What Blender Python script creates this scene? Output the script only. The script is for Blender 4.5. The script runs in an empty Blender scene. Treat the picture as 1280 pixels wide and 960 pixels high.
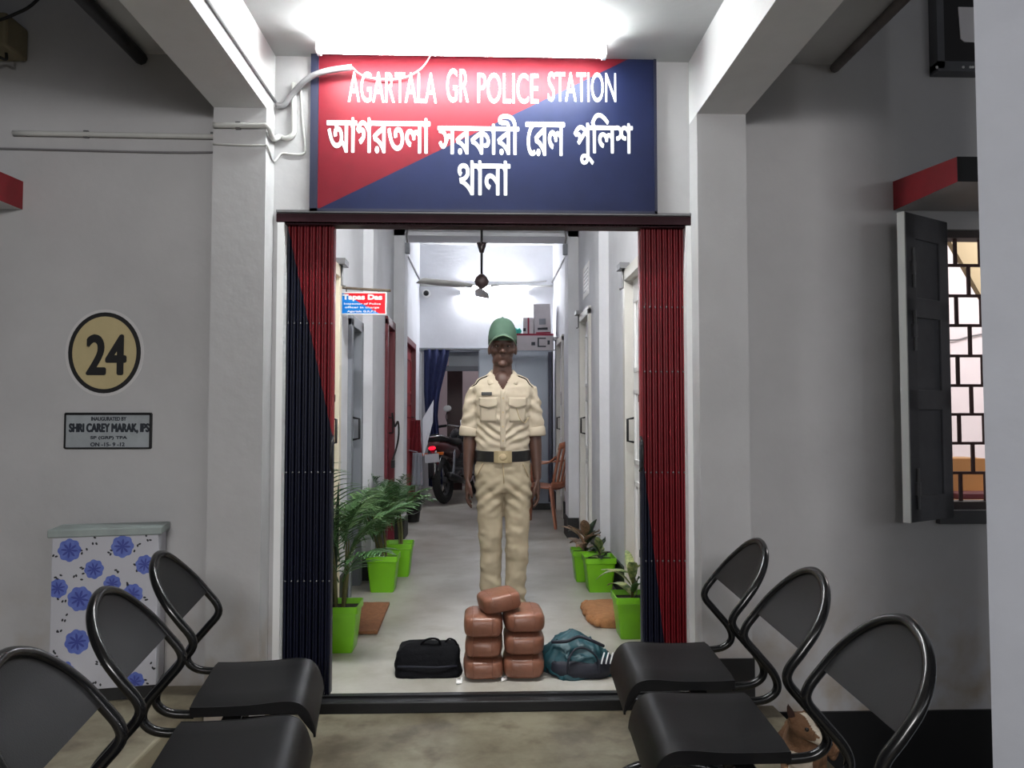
import bpy, bmesh, math, random
from mathutils import Vector, Matrix, noise
from mathutils.bvhtree import BVHTree
from mathutils.geometry import delaunay_2d_cdt, interpolate_bezier

random.seed(7)
SC = bpy.context.scene
COL = SC.collection
PI = math.pi
R = math.radians

# ------------------------------------------------------------------ camera, world, exposure
F_PX, VPX, VPY, CAM_Z = 961.0, 608.0, 520.0, 1.18
CAM_YAW = -math.atan((640 - VPX) / F_PX)
CAM_PITCH = math.atan((VPY - 480) / math.hypot(F_PX, 640 - VPX))
cam_data = bpy.data.cameras.new('camera')
cam = bpy.data.objects.new('camera', cam_data)
COL.objects.link(cam)
cam_data.sensor_fit = 'HORIZONTAL'
cam_data.sensor_width = 36.0
cam_data.lens = 36.0 * F_PX / 1280.0
cam_data.clip_start = 0.02
cam.location = (0, 0, CAM_Z)
cam.rotation_mode = 'XYZ'
cam.rotation_euler = (PI / 2 + CAM_PITCH, 0, CAM_YAW)
SC.camera = cam
CAM_M = (Matrix.Rotation(CAM_YAW, 3, 'Z') @ Matrix.Rotation(PI / 2 + CAM_PITCH, 3, 'X'))

SC.view_settings.view_transform = 'Standard'
SC.view_settings.look = 'None'
SC.view_settings.gamma = 1.0
SC.view_settings.use_curve_mapping = False
SC.view_settings.exposure = 0.0

world = bpy.data.worlds.new('night_sky')
SC.world = world
world.use_nodes = True
WORLD_STRENGTH = 0.045
world.node_tree.nodes['Background'].inputs['Color'].default_value = (0.85, 0.9, 1.0, 1)
world.node_tree.nodes['Background'].inputs['Strength'].default_value = WORLD_STRENGTH

def area_lamp(name, loc, target, sx, sy, power, col):
    l = bpy.data.lights.new(name, 'AREA')
    l.shape = 'RECTANGLE'; l.size = sx; l.size_y = sy; l.energy = power; l.color = col
    o = bpy.data.objects.new(name, l); COL.objects.link(o)
    o.location = loc
    o.rotation_euler = (Vector(target) - Vector(loc)).to_track_quat('-Z', 'Y').to_euler()
    return o

TUBE_PORCH, TUBE_GATE, TUBE_BACK = 172.0, 270.0, 215.0
area_lamp('porch_lamp', (0.0, -3.2, 2.28), (0.2, 3.2, 0.8), 1.5, 0.3, 113.0, (1.0, 0.985, 0.98))

for i, lx in enumerate((2.0, 3.4, 4.8)):      # row of platform lights out to the right
    pl_ = bpy.data.lights.new('platform_light', 'POINT'); pl_.energy = 36; pl_.shadow_soft_size = 0.07; pl_.color = (0.96, 0.97, 1.0)
    plo = bpy.data.objects.new('platform_light', pl_); COL.objects.link(plo); plo.location = (lx, -2.4, 1.9)


def P(x, y, Y):
    """the point of the plane Y seen at pixel x, y of the photograph"""
    d = CAM_M @ Vector((x - 640, 480 - y, -F_PX))
    t = Y / d.y
    return Vector((d.x * t, Y, CAM_Z + d.z * t))

def PZ(x, y, Z):
    d = CAM_M @ Vector((x - 640, 480 - y, -F_PX))
    t = (Z - CAM_Z) / d.z
    return Vector((d.x * t, d.y * t, Z))

# ------------------------------------------------------------------ materials
def lin(c):
    return tuple((v / 255 / 12.92) if v / 255 <= 0.04045 else ((v / 255 + 0.055) / 1.055) ** 2.4 for v in c)

def mat(name, rgb, rough=0.6, metal=0.0, var=0.0, scale=8.0, bump=0.0, bscale=40.0, spec=0.5, rgb2=None,
        emit=None, coat=0.0, alpha=None):
    m = bpy.data.materials.new(name); m.use_nodes = True
    nt = m.node_tree; b = nt.nodes['Principled BSDF']
    c = lin(rgb) + (1,)
    b.inputs['Base Color'].default_value = c
    b.inputs['Roughness'].default_value = rough
    b.inputs['Metallic'].default_value = metal
    b.inputs['Specular IOR Level'].default_value = spec
    if coat: b.inputs['Coat Weight'].default_value = coat
    if var > 0 or rgb2:
        tc = nt.nodes.new('ShaderNodeTexCoord')
        n = nt.nodes.new('ShaderNodeTexNoise'); n.inputs['Scale'].default_value = scale
        n.inputs['Detail'].default_value = 6; n.inputs['Roughness'].default_value = 0.62
        nt.links.new(tc.outputs['Object'], n.inputs['Vector'])
        r = nt.nodes.new('ShaderNodeValToRGB')
        c2 = lin(rgb2) + (1,) if rgb2 else tuple(v * (1 - var) for v in c[:3]) + (1,)
        r.color_ramp.elements[0].position = 0.35; r.color_ramp.elements[0].color = c2
        r.color_ramp.elements[1].position = 0.65; r.color_ramp.elements[1].color = c
        nt.links.new(n.outputs['Fac'], r.inputs['Fac'])
        nt.links.new(r.outputs['Color'], b.inputs['Base Color'])
    if bump > 0:
        tc = nt.nodes.new('ShaderNodeTexCoord')
        n = nt.nodes.new('ShaderNodeTexNoise'); n.inputs['Scale'].default_value = bscale
        n.inputs['Detail'].default_value = 4
        bp = nt.nodes.new('ShaderNodeBump'); bp.inputs['Strength'].default_value = bump
        bp.inputs['Distance'].default_value = 0.01
        nt.links.new(tc.outputs['Object'], n.inputs['Vector'])
        nt.links.new(n.outputs['Fac'], bp.inputs['Height'])
        nt.links.new(bp.outputs['Normal'], b.inputs['Normal'])
    if emit:
        b.inputs['Emission Color'].default_value = lin(emit[0]) + (1,)
        b.inputs['Emission Strength'].default_value = emit[1]
    return m

def diag_mat(name, ca, cb, a, bx, bz, rough=0.5, jag=0.0):
    """two paints meeting along the straight line bx*x + bz*z = a in object space"""
    m = bpy.data.materials.new(name); m.use_nodes = True
    nt = m.node_tree; b = nt.nodes['Principled BSDF']; b.inputs['Roughness'].default_value = rough; b.inputs['Specular IOR Level'].default_value = 0.25
    tc = nt.nodes.new('ShaderNodeTexCoord')
    dot = nt.nodes.new('ShaderNodeVectorMath'); dot.operation = 'DOT_PRODUCT'
    dot.inputs[1].default_value = (bx, 0, bz)
    nt.links.new(tc.outputs['Object'], dot.inputs[0])
    src = dot.outputs['Value']
    gt = nt.nodes.new('ShaderNodeMath'); gt.operation = 'GREATER_THAN'; gt.inputs[1].default_value = a
    nt.links.new(src, gt.inputs[0])
    n = nt.nodes.new('ShaderNodeTexNoise'); n.inputs['Scale'].default_value = 14; n.inputs['Detail'].default_value = 5
    nt.links.new(tc.outputs['Object'], n.inputs['Vector'])
    mx = nt.nodes.new('ShaderNodeMix'); mx.data_type = 'RGBA'
    mx.inputs['A'].default_value = lin(ca) + (1,); mx.inputs['B'].default_value = lin(cb) + (1,)
    nt.links.new(gt.outputs[0], mx.inputs['Factor'])
    m2 = nt.nodes.new('ShaderNodeMix'); m2.data_type = 'RGBA'; m2.blend_type = 'MULTIPLY'
    m2.inputs['Factor'].default_value = 0.35
    nt.links.new(mx.outputs['Result'], m2.inputs['A']); nt.links.new(n.outputs['Fac'], m2.inputs['B'])
    nt.links.new(m2.outputs['Result'], b.inputs['Base Color'])
    return m

def wall_mat(name, rgb, dirt=0.0, dirt_rgb=(150, 130, 100), rough=0.75):
    """limewashed plaster with a faint mottle and optional dirty splashes near the ground"""
    m = bpy.data.materials.new(name); m.use_nodes = True
    nt = m.node_tree; b = nt.nodes['Principled BSDF']; b.inputs['Roughness'].default_value = rough
    b.inputs['Specular IOR Level'].default_value = 0.25
    tc = nt.nodes.new('ShaderNodeTexCoord')
    n = nt.nodes.new('ShaderNodeTexNoise'); n.inputs['Scale'].default_value = 2.2; n.inputs['Detail'].default_value = 8
    n.inputs['Roughness'].default_value = 0.6
    nt.links.new(tc.outputs['Object'], n.inputs['Vector'])
    r = nt.nodes.new('ShaderNodeValToRGB')
    c = lin(rgb)
    r.color_ramp.elements[0].position = 0.3; r.color_ramp.elements[0].color = tuple(v * 0.86 for v in c) + (1,)
    r.color_ramp.elements[1].position = 0.7; r.color_ramp.elements[1].color = c + (1,)
    nt.links.new(n.outputs['Fac'], r.inputs['Fac'])
    out = r.outputs['Color']
    if dirt > 0:
        sx = nt.nodes.new('ShaderNodeSeparateXYZ'); nt.links.new(tc.outputs['Object'], sx.inputs[0])
        mr = nt.nodes.new('ShaderNodeMapRange'); mr.inputs['From Min'].default_value = 0.0
        mr.inputs['From Max'].default_value = 0.55; mr.inputs['To Min'].default_value = 1.0; mr.inputs['To Max'].default_value = 0.0
        nt.links.new(sx.outputs['Z'], mr.inputs['Value'])
        n2 = nt.nodes.new('ShaderNodeTexNoise'); n2.inputs['Scale'].default_value = 7; n2.inputs['Detail'].default_value = 6
        nt.links.new(tc.outputs['Object'], n2.inputs['Vector'])
        r2 = nt.nodes.new('ShaderNodeMapRange'); r2.inputs['From Min'].default_value = 0.42; r2.inputs['From Max'].default_value = 0.68
        nt.links.new(n2.outputs['Fac'], r2.inputs['Value'])
        mu = nt.nodes.new('ShaderNodeMath'); mu.operation = 'MULTIPLY'
        nt.links.new(mr.outputs['Result'], mu.inputs[0]); nt.links.new(r2.outputs['Result'], mu.inputs[1])
        mu2 = nt.nodes.new('ShaderNodeMath'); mu2.operation = 'MULTIPLY'; mu2.inputs[1].default_value = dirt
        nt.links.new(mu.outputs[0], mu2.inputs[0])
        mx = nt.nodes.new('ShaderNodeMix'); mx.data_type = 'RGBA'
        mx.inputs['B'].default_value = lin(dirt_rgb) + (1,)
        nt.links.new(mu2.outputs[0], mx.inputs['Factor']); nt.links.new(out, mx.inputs['A'])
        out = mx.outputs['Result']
    nt.links.new(out, b.inputs['Base Color'])
    bp = nt.nodes.new('ShaderNodeBump'); bp.inputs['Strength'].default_value = 0.12; bp.inputs['Distance'].default_value = 0.01
    n3 = nt.nodes.new('ShaderNodeTexNoise'); n3.inputs['Scale'].default_value = 25
    nt.links.new(tc.outputs['Object'], n3.inputs['Vector']); nt.links.new(n3.outputs['Fac'], bp.inputs['Height'])
    nt.links.new(bp.outputs['Normal'], b.inputs['Normal'])
    return m

def cement_mat(name, c1, c2, c3, scale, rough, stain=0.5):
    m = bpy.data.materials.new(name); m.use_nodes = True
    nt = m.node_tree; b = nt.nodes['Principled BSDF']; b.inputs['Roughness'].default_value = rough
    tc = nt.nodes.new('ShaderNodeTexCoord')
    n = nt.nodes.new('ShaderNodeTexNoise'); n.inputs['Scale'].default_value = scale; n.inputs['Detail'].default_value = 9
    n.inputs['Roughness'].default_value = 0.65
    nt.links.new(tc.outputs['Object'], n.inputs['Vector'])
    r = nt.nodes.new('ShaderNodeValToRGB')
    r.color_ramp.elements[0].position = 0.36; r.color_ramp.elements[0].color = lin(c1) + (1,)
    r.color_ramp.elements[1].position = 0.62; r.color_ramp.elements[1].color = lin(c2) + (1,)
    nt.links.new(n.outputs['Fac'], r.inputs['Fac'])
    n2 = nt.nodes.new('ShaderNodeTexNoise'); n2.inputs['Scale'].default_value = scale * 2.6; n2.inputs['Detail'].default_value = 7
    nt.links.new(tc.outputs['Object'], n2.inputs['Vector'])
    mr = nt.nodes.new('ShaderNodeMapRange'); mr.inputs['From Min'].default_value = 0.54; mr.inputs['From Max'].default_value = 0.72
    mr.inputs['To Max'].default_value = stain
    nt.links.new(n2.outputs['Fac'], mr.inputs['Value'])
    mx = nt.nodes.new('ShaderNodeMix'); mx.data_type = 'RGBA'; mx.inputs['B'].default_value = lin(c3) + (1,)
    nt.links.new(mr.outputs['Result'], mx.inputs['Factor']); nt.links.new(r.outputs['Color'], mx.inputs['A'])
    nt.links.new(mx.outputs['Result'], b.inputs['Base Color'])
    mr2 = nt.nodes.new('ShaderNodeMapRange'); mr2.inputs['To Min'].default_value = rough - 0.12; mr2.inputs['To Max'].default_value = rough + 0.2
    nt.links.new(n.outputs['Fac'], mr2.inputs['Value']); nt.links.new(mr2.outputs['Result'], b.inputs['Roughness'])
    bp = nt.nodes.new('ShaderNodeBump'); bp.inputs['Strength'].default_value = 0.15; bp.inputs['Distance'].default_value = 0.01
    nt.links.new(n2.outputs['Fac'], bp.inputs['Height']); nt.links.new(bp.outputs['Normal'], b.inputs['Normal'])
    return m

def emis(name, rgb, s):
    m = bpy.data.materials.new(name); m.use_nodes = True
    nt = m.node_tree; nt.nodes.clear()
    o = nt.nodes.new('ShaderNodeOutputMaterial'); e = nt.nodes.new('ShaderNodeEmission')
    e.inputs['Color'].default_value = rgb + (1,); e.inputs['Strength'].default_value = s
    nt.links.new(e.outputs[0], o.inputs['Surface'])
    return m

# ------------------------------------------------------------------ mesh helpers
class MB:
    def __init__(s): s.v = []; s.f = []; s.m = []; s.cur = 0
    def add(s, vs, fs):
        o = len(s.v); s.v += [Vector(v) for v in vs]
        for f in fs: s.f.append([i + o for i in f]); s.m.append(s.cur)
        return s
    def box(s, lo, hi, M=None):
        x0, y0, z0 = lo; x1, y1, z1 = hi
        vs = [Vector(p) for p in ((x0, y0, z0), (x1, y0, z0), (x1, y1, z0), (x0, y1, z0), (x0, y0, z1), (x1, y0, z1), (x1, y1, z1), (x0, y1, z1))]
        if M: vs = [M @ v for v in vs]
        return s.add(vs, [(0, 3, 2, 1), (4, 5, 6, 7), (0, 1, 5, 4), (1, 2, 6, 5), (2, 3, 7, 6), (3, 0, 4, 7)])
    def cbox(s, c, size, M=None):
        c = Vector(c); h = Vector(size) / 2
        return s.box(c - h, c + h, M)
    def loft(s, rings, cap=True, closed=False):
        n = len(rings[0]); vs = [p for r in rings for p in r]; fs = []
        k = len(rings)
        for i in range(k if closed else k - 1):
            for j in range(n):
                a, b = i * n + j, i * n + (j + 1) % n
                c, d = ((i + 1) % k) * n + (j + 1) % n, ((i + 1) % k) * n + j
                fs.append((a, b, c, d))
        if cap and not closed:
            fs.append(tuple(reversed(range(n)))); fs.append(tuple(range((k - 1) * n, k * n)))
        return s.add(vs, fs)
    def tube(s, pts, r, n=10, closed=False, cap=True, round_ends=False, flat=1.0, up=None):
        pts = [Vector(p) for p in pts]; k = len(pts)
        rs = list(r) if isinstance(r, (list, tuple)) else [r] * k
        if round_ends:
            d0 = (pts[0] - pts[1]).normalized(); d1 = (pts[-1] - pts[-2]).normalized()
            pre = [(pts[0] + d0 * rs[0] * math.sin(a), rs[0] * math.cos(a)) for a in (1.4, 0.95, 0.45)]
            post = [(pts[-1] + d1 * rs[-1] * math.sin(a), rs[-1] * math.cos(a)) for a in (0.45, 0.95, 1.4)]
            pts = [p for p, _ in pre] + pts + [p for p, _ in post]
            rs = [q for _, q in pre] + rs + [q for _, q in post]; k = len(pts)
        rings = []; prev = None
        for i in range(k):
            if closed: t = (pts[(i + 1) % k] - pts[i - 1]).normalized()
            elif i == 0: t = (pts[1] - pts[0]).normalized()
            elif i == k - 1: t = (pts[-1] - pts[-2]).normalized()
            else: t = (pts[i + 1] - pts[i - 1]).normalized()
            if prev is None:
                u = Vector(up) if up else (Vector((0, 0, 1)) if abs(t.z) < 0.9 else Vector((1, 0, 0)))
            else: u = prev
            u = (u - t * u.dot(t)).normalized(); w = t.cross(u); prev = u
            rings.append([pts[i] + (u * math.cos(2 * PI * j / n) * flat + w * math.sin(2 * PI * j / n)) * rs[i] for j in range(n)])
        return s.loft(rings, cap and not closed, closed)
    def cyl(s, p0, p1, r0, r1=None, n=16):
        return s.tube([p0, p1], [r0, r0 if r1 is None else r1], n)
    def ell(s, c, r, nu=16, nv=10, M=None):
        c = Vector(c); rings = []
        for i in range(1, nv):
            a = PI * i / nv
            ring = [Vector((r[0] * math.sin(a) * math.cos(2 * PI * j / nu), r[1] * math.sin(a) * math.sin(2 * PI * j / nu), -r[2] * math.cos(a))) for j in range(nu)]
            rings.append([c + (M @ p if M else p) for p in ring])
        return s.loft(rings)
    def rings_z(s, spec, n=28, e=2.0):
        """spec: (z, cx, cy, rx, ry) superellipse rings stacked upwards"""
        rings = []
        for z, cx, cy, rx, ry in spec:
            ring = []
            for j in range(n):
                a = 2 * PI * j / n; ca, sa = math.cos(a), math.sin(a)
                ring.append(Vector((cx + rx * math.copysign(abs(ca) ** (2 / e), ca), cy + ry * math.copysign(abs(sa) ** (2 / e), sa), z)))
            rings.append(ring)
        return s.loft(rings)
    def prism(s, poly, a, b):
        """poly: list of 3-D points; a, b: offset vectors of the two caps"""
        n = len(poly); a = Vector(a); b = Vector(b)
        vs = [Vector(p) + a for p in poly] + [Vector(p) + b for p in poly]
        fs = [tuple(range(n)), tuple(reversed(range(n, 2 * n)))]
        fs += [(i, i + n, (i + 1) % n + n, (i + 1) % n) for i in range(n)]
        return s.add(vs, fs)
    def sheet(s, grid, th):
        """grid[i][j] of points -> a thin closed cloth or leaf of thickness th"""
        k, n = len(grid), len(grid[0])
        nor = []
        for i in range(k):
            row = []
            for j in range(n):
                a = grid[min(i + 1, k - 1)][j] - grid[max(i - 1, 0)][j]; b = grid[i][min(j + 1, n - 1)] - grid[i][max(j - 1, 0)]
                c = a.cross(b); row.append(c.normalized() if c.length > 1e-12 else Vector((0, 0, 1)))
            nor.append(row)
        top = [grid[i][j] + nor[i][j] * th / 2 for i in range(k) for j in range(n)]
        bot = [grid[i][j] - nor[i][j] * th / 2 for i in range(k) for j in range(n)]
        N = k * n; fs = []
        for i in range(k - 1):
            for j in range(n - 1):
                q = (i * n + j, (i + 1) * n + j, (i + 1) * n + j + 1, i * n + j + 1)
                fs.append(q); fs.append(tuple(x + N for x in reversed(q)))
        edge = [(0, j) for j in range(n)] + [(i, n - 1) for i in range(1, k)] + [(k - 1, j) for j in range(n - 2, -1, -1)] + [(i, 0) for i in range(k - 2, 0, -1)]
        ids = [i * n + j for i, j in edge]
        for t in range(len(ids)):
            a, b = ids[t], ids[(t + 1) % len(ids)]
            fs.append((a, b, b + N, a + N))
        return s.add(top + bot, fs)
    def limit_x(s, hi):
        for v in s.v: v.x = min(v.x, hi)
        return s
    def build(s, name, m, parent=None, smooth=False, bevel=0.0, world=False, sub=0, angle=None, origin=None):
        """one mesh object. world=True: the points are world points (parent may be moved)."""
        me = bpy.data.meshes.new(name)
        vs = s.v
        loc = Vector((0, 0, 0))
        if parent is not None and world:
            inv = world_m(parent).inverted(); vs = [inv @ v for v in vs]
        if parent is None and origin != 'world':
            lo = Vector([min(v[i] for v in vs) for i in range(3)]); hi = Vector([max(v[i] for v in vs) for i in range(3)])
            loc = Vector(((lo.x + hi.x) / 2, (lo.y + hi.y) / 2, lo.z)); vs = [v - loc for v in vs]
        me.from_pydata([tuple(v) for v in vs], [], s.f)
        mats = m if isinstance(m, (list, tuple)) else [m]
        for q in mats: me.materials.append(q)
        if len(mats) > 1: me.polygons.foreach_set('material_index', s.m)
        bm = bmesh.new(); bm.from_mesh(me); bmesh.ops.recalc_face_normals(bm, faces=bm.faces); bm.to_mesh(me); bm.free()
        o = bpy.data.objects.new(name, me); COL.objects.link(o); o.location = loc
        if parent is not None: o.parent = parent
        if smooth:
            me.polygons.foreach_set('use_smooth', [True] * len(me.polygons))
            if angle: me.set_sharp_from_angle(angle=R(angle))
        if bevel > 0:
            b = o.modifiers.new('bevel', 'BEVEL'); b.width = bevel; b.segments = 2; b.limit_method = 'ANGLE'; b.angle_limit = R(40)
        if sub:
            q = o.modifiers.new('sub', 'SUBSURF'); q.levels = sub; q.render_levels = sub
        return o

def world_m(o):
    m = o.matrix_basis.copy()
    while o.parent is not None:
        o = o.parent; m = o.matrix_basis @ m
    return m

def remesh(mb, name, m, parent, voxel, smooth=4, disp=None, factor=0.5):
    """fuse overlapping closed shapes into one continuous skin"""
    o = mb.build(name, m, parent, smooth=True)
    r = o.modifiers.new('r', 'REMESH'); r.mode = 'VOXEL'; r.voxel_size = voxel; r.use_smooth_shade = True
    if smooth:
        q = o.modifiers.new('s', 'SMOOTH'); q.iterations = smooth; q.factor = factor
    bpy.context.view_layer.update()
    me = bpy.data.meshes.new_from_object(o.evaluated_get(bpy.context.evaluated_depsgraph_get()))
    o.modifiers.clear(); o.data = me
    if disp:
        ns = [v.normal.copy() for v in me.vertices]
        for v, n in zip(me.vertices, ns):
            d = disp(v.co, n)
            v.co = v.co + (n * d if not isinstance(d, Vector) else d)
    me.polygons.foreach_set('use_smooth', [True] * len(me.polygons))
    if not me.materials: me.materials.append(m)
    return o

def tag(o, label, cat, group=None, kind=None):
    if label: o['label'] = label
    if cat: o['category'] = cat
    if group: o['group'] = group
    if kind: o['kind'] = kind
    return o

def thing(name, label, cat, loc=(0, 0, 0), rz=0.0, group=None):
    o = bpy.data.objects.new(name, None); COL.objects.link(o)
    o.empty_display_size = 0.1
    o.location = loc; o.rotation_euler = (0, 0, rz)
    return tag(o, label, cat, group)

def struct(name, mb, m, label=None, **k):
    o = mb.build(name, m, None, origin='world', **k); o['kind'] = 'structure'
    if label: o['label'] = label
    return o

def copy_tree(o, parent=None):
    c = o.copy(); COL.objects.link(c)
    if parent is not None: c.parent = parent
    for ch in [q for q in bpy.data.objects if q.parent == o]: copy_tree(ch, c)
    return c

def arc(c, r, a0, a1, n, ax='xz'):
    out = []
    for i in range(n + 1):
        a = a0 + (a1 - a0) * i / n
        p = [r * math.cos(a), r * math.sin(a)]
        v = Vector(c)
        v['xyz'.index(ax[0])] += p[0]; v['xyz'.index(ax[1])] += p[1]
        out.append(v)
    return out

def smoothpath(pts, per=6, closed=False):
    pts = [Vector(p) for p in pts]; k = len(pts); out = []
    rng = range(k if closed else k - 1)
    for i in rng:
        p0 = pts[i - 1] if (closed or i > 0) else pts[0]
        p1 = pts[i]; p2 = pts[(i + 1) % k]
        p3 = pts[(i + 2) % k] if (closed or i + 2 < k) else pts[-1]
        for j in range(per):
            t = j / per
            out.append(0.5 * ((2 * p1) + (p2 - p0) * t + (2 * p0 - 5 * p1 + 4 * p2 - p3) * t * t + (3 * p1 - p0 - 3 * p2 + p3) * t ** 3))
    if not closed: out.append(pts[-1])
    return out

def text_obj(name, body, x0, z0, w, h, y, m, parent, bold=0.0, depth=0.0008):
    """painted lettering in the plane y facing -Y whose inked box is x0..x0+w, z0..z0+h; bold = extra stroke width in metres"""
    cu = bpy.data.curves.new(name, 'FONT'); cu.body = body; cu.size = 1.0; cu.resolution_u = 5
    t = bpy.data.objects.new(name, cu); COL.objects.link(t)
    bpy.context.view_layer.update()
    dg = bpy.context.evaluated_depsgraph_get()
    cv = t.evaluated_get(dg).to_curve(dg)
    loops = []
    for sp in cv.splines:
        pts = []
        bp = sp.bezier_points; n = len(bp)
        for i in range(n):
            p, q = bp[i], bp[(i + 1) % n]
            seg = interpolate_bezier(p.co, p.handle_right, q.handle_left, q.co, 6)
            straight = abs((p.handle_right - p.co).cross(q.co - p.co).z) < 1e-6 and abs((q.handle_left - p.co).cross(q.co - p.co).z) < 1e-6
            pts += [seg[0]] if straight else list(seg[:-1])
        pts = [Vector((v.x, v.y, 0)) for v in pts]
        if len(pts) > 2: loops.append(pts)
    t.to_curve_clear() if hasattr(t, 'to_curve_clear') else None
    bpy.data.objects.remove(t); bpy.data.curves.remove(cu)
    if not loops: return None
    flat = [p for L in loops for p in L]; ed = []; o0 = 0
    for L in loops:
        ed += [(o0 + i, o0 + (i + 1) % len(L)) for i in range(len(L))]; o0 += len(L)
    cv2, _, tris = delaunay_2d_cdt([p.xy for p in flat], ed, [], 0, 1e-5)[:3]
    segs = [(flat[i], flat[j]) for i, j in ed]
    def wind(p):
        w_ = 0
        for u, v in segs:
            if (u.y > p.y) != (v.y > p.y) and (v.x - u.x) * (p.y - u.y) / (v.y - u.y) + u.x > p.x: w_ += 1 if v.y > u.y else -1
        return w_
    tris = [t_ for t_ in tris if wind(sum((cv2[i] for i in t_), Vector((0, 0))) / len(t_)) != 0]
    xs = [p.x for L in loops for p in L]; ys = [p.y for L in loops for p in L]
    mx, my = min(xs), min(ys); bb = bold
    sx = (w - 2 * bb) / (max(xs) - mx); sy = (h - 2 * bb) / (max(ys) - my)
    vs = []; fs = []
    shifts = [(0, 0)] if bold <= 0 else [(bb * math.cos(k * PI / 4), bb * math.sin(k * PI / 4)) for k in range(8)] + [(0, 0)]
    for si, (dx, dz) in enumerate(shifts):
        tx = lambda p: (x0 + bb + (p.x - mx) * sx + dx, z0 + bb + (p.y - my) * sy + dz)
        yy = y - depth - si * depth * 0.06; o0 = len(vs)
        for p in cv2: vs.append((tx(p)[0], yy, tx(p)[1]))
        fs += [tuple(o0 + i for i in t_) for t_ in tris]
        for L in loops:
            o1 = len(vs); n = len(L)
            for p in L: vs.append((tx(p)[0], yy, tx(p)[1])); vs.append((tx(p)[0], y, tx(p)[1]))
            fs += [(o1 + 2 * i, o1 + 2 * ((i + 1) % n), o1 + 2 * ((i + 1) % n) + 1, o1 + 2 * i + 1) for i in range(n)]
    me = bpy.data.meshes.new(name); me.from_pydata(vs, [], fs)
    me.materials.append(m)
    o = bpy.data.objects.new(name, me); COL.objects.link(o)
    if parent is not None:
        o.parent = parent; me.transform(world_m(parent).inverted())
    return o

# ------------------------------------------------------------------ palette
M = {}
M['wall'] = wall_mat('limewashed_plaster', (214, 212, 212), 0.0)
M['wall_out'] = wall_mat('porch_plaster', (196, 195, 196), 0.75, (158, 138, 108))
M['wall_cor'] = wall_mat('corridor_plaster', (222, 223, 228), 0.25, (190, 180, 160))
M['beam'] = wall_mat('tube_lit_limewash', (240, 240, 240))  # wall limewash whitened for the beams, the tube's glare put into the colour
M['ceil'] = wall_mat('ceiling_plaster', (204, 205, 205))
M['cream'] = wall_mat('cream_paint', (232, 224, 204), 0.5, (190, 160, 110), 0.45)
M['pillar'] = wall_mat('grey_plaster', (196, 199, 208))
M['porch_floor'] = cement_mat('porch_cement', (98, 87, 68), (156, 148, 126), (76, 60, 44), 2.6, 0.48, 0.7)
M['cor_floor'] = cement_mat('corridor_cement', (156, 151, 140), (186, 183, 176), (138, 128, 110), 1.7, 0.34, 0.5)
M['ground'] = mat('dark_ground', (26, 26, 28), 0.9, var=0.5)
M['black_paint'] = mat('black_paint', (20, 20, 22), 0.55, var=0.3, scale=4)
M['navy'] = mat('navy_paint', (22, 28, 58), 0.45, var=0.25, scale=6)
M['maroon'] = mat('maroon_paint', (46, 12, 22), 0.6, spec=0.2, var=0.3, scale=6)
M['red'] = mat('red_paint', (150, 22, 34), 0.5, var=0.3, scale=6)
M['white_paint'] = mat('white_enamel', (236, 236, 236), 0.4)
M['steel_pipe'] = mat('grey_steel', (120, 120, 122), 0.4, 0.7)
M['pvc'] = mat('white_pvc', (206, 206, 202), 0.45, var=0.1)
M['cable'] = mat('black_cable', (28, 28, 30), 0.5)
M['flex'] = mat('grey_flexible_hose', (126, 124, 126), 0.5)
M['chair'] = mat('black_powder_coat', (13, 13, 15), 0.45, 0.0, bump=0.05, bscale=300, spec=0.22)
M['chair_tube'] = mat('black_gloss_tube', (20, 20, 21), 0.22)
M['chrome'] = mat('worn_chrome', (180, 180, 184), 0.25, 1.0)
M['dark_metal'] = mat('dark_metal', (36, 36, 38), 0.45, 0.4)
M['green_pot'] = mat('lime_green_plastic', (122, 196, 26), 0.4, var=0.08)
M['soil'] = mat('potting_soil', (44, 33, 24), 0.95, var=0.5, scale=30, bump=0.5)
M['leaf'] = mat('palm_green', (70, 112, 62), 0.45, var=0.35, scale=14)
M['leaf2'] = mat('mid_green_leaf', (92, 132, 74), 0.45, var=0.35, scale=14)
M['leaf_var'] = mat('variegated_leaf', (186, 190, 128), 0.45, rgb2=(72, 112, 56), scale=26)
M['leaf_pink'] = mat('bronze_pink_leaf', (186, 148, 122), 0.45, rgb2=(92, 84, 58), scale=22)
M['leaf_dark'] = mat('dark_green_leaf', (34, 54, 34), 0.4, var=0.3)
M['stem'] = mat('palm_stem', (104, 104, 58), 0.6, var=0.3)
M['brown_tape'] = mat('brown_packing_tape', (140, 92, 72), 0.36, var=0.25, scale=9, bump=0.3, bscale=30, coat=0.08)
M['paper'] = mat('white_paper', (236, 234, 232), 0.7)
M['black_cloth'] = mat('black_cloth', (11, 11, 15), 0.85, bump=0.2, bscale=60, spec=0.15)
M['teal_cloth'] = mat('teal_cloth', (20, 72, 82), 0.5, var=0.35, scale=7, bump=0.25, bscale=26)
M['navy_cloth'] = mat('dark_navy_cloth', (26, 28, 42), 0.7, var=0.2)
M['mat_brown'] = mat('brown_doormat', (146, 98, 66), 0.95, var=0.3, scale=40, bump=0.6, bscale=160)
M['mat_tan'] = mat('tan_doormat', (176, 124, 82), 0.95, var=0.25, scale=30, bump=0.5, bscale=120)
M['khaki_t'] = mat('khaki_trouser', (180, 167, 143), 0.85, var=0.08, scale=5, bump=0.08, bscale=220)
M['khaki'] = mat('khaki_uniform', (188, 176, 156), 0.82, var=0.06, scale=5, bump=0.08, bscale=220)
M['khaki_dark'] = mat('khaki_trim', (184, 166, 134), 0.85)
M['skin'] = mat('brown_skin', (74, 48, 38), 0.5, var=0.12, scale=18)
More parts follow.
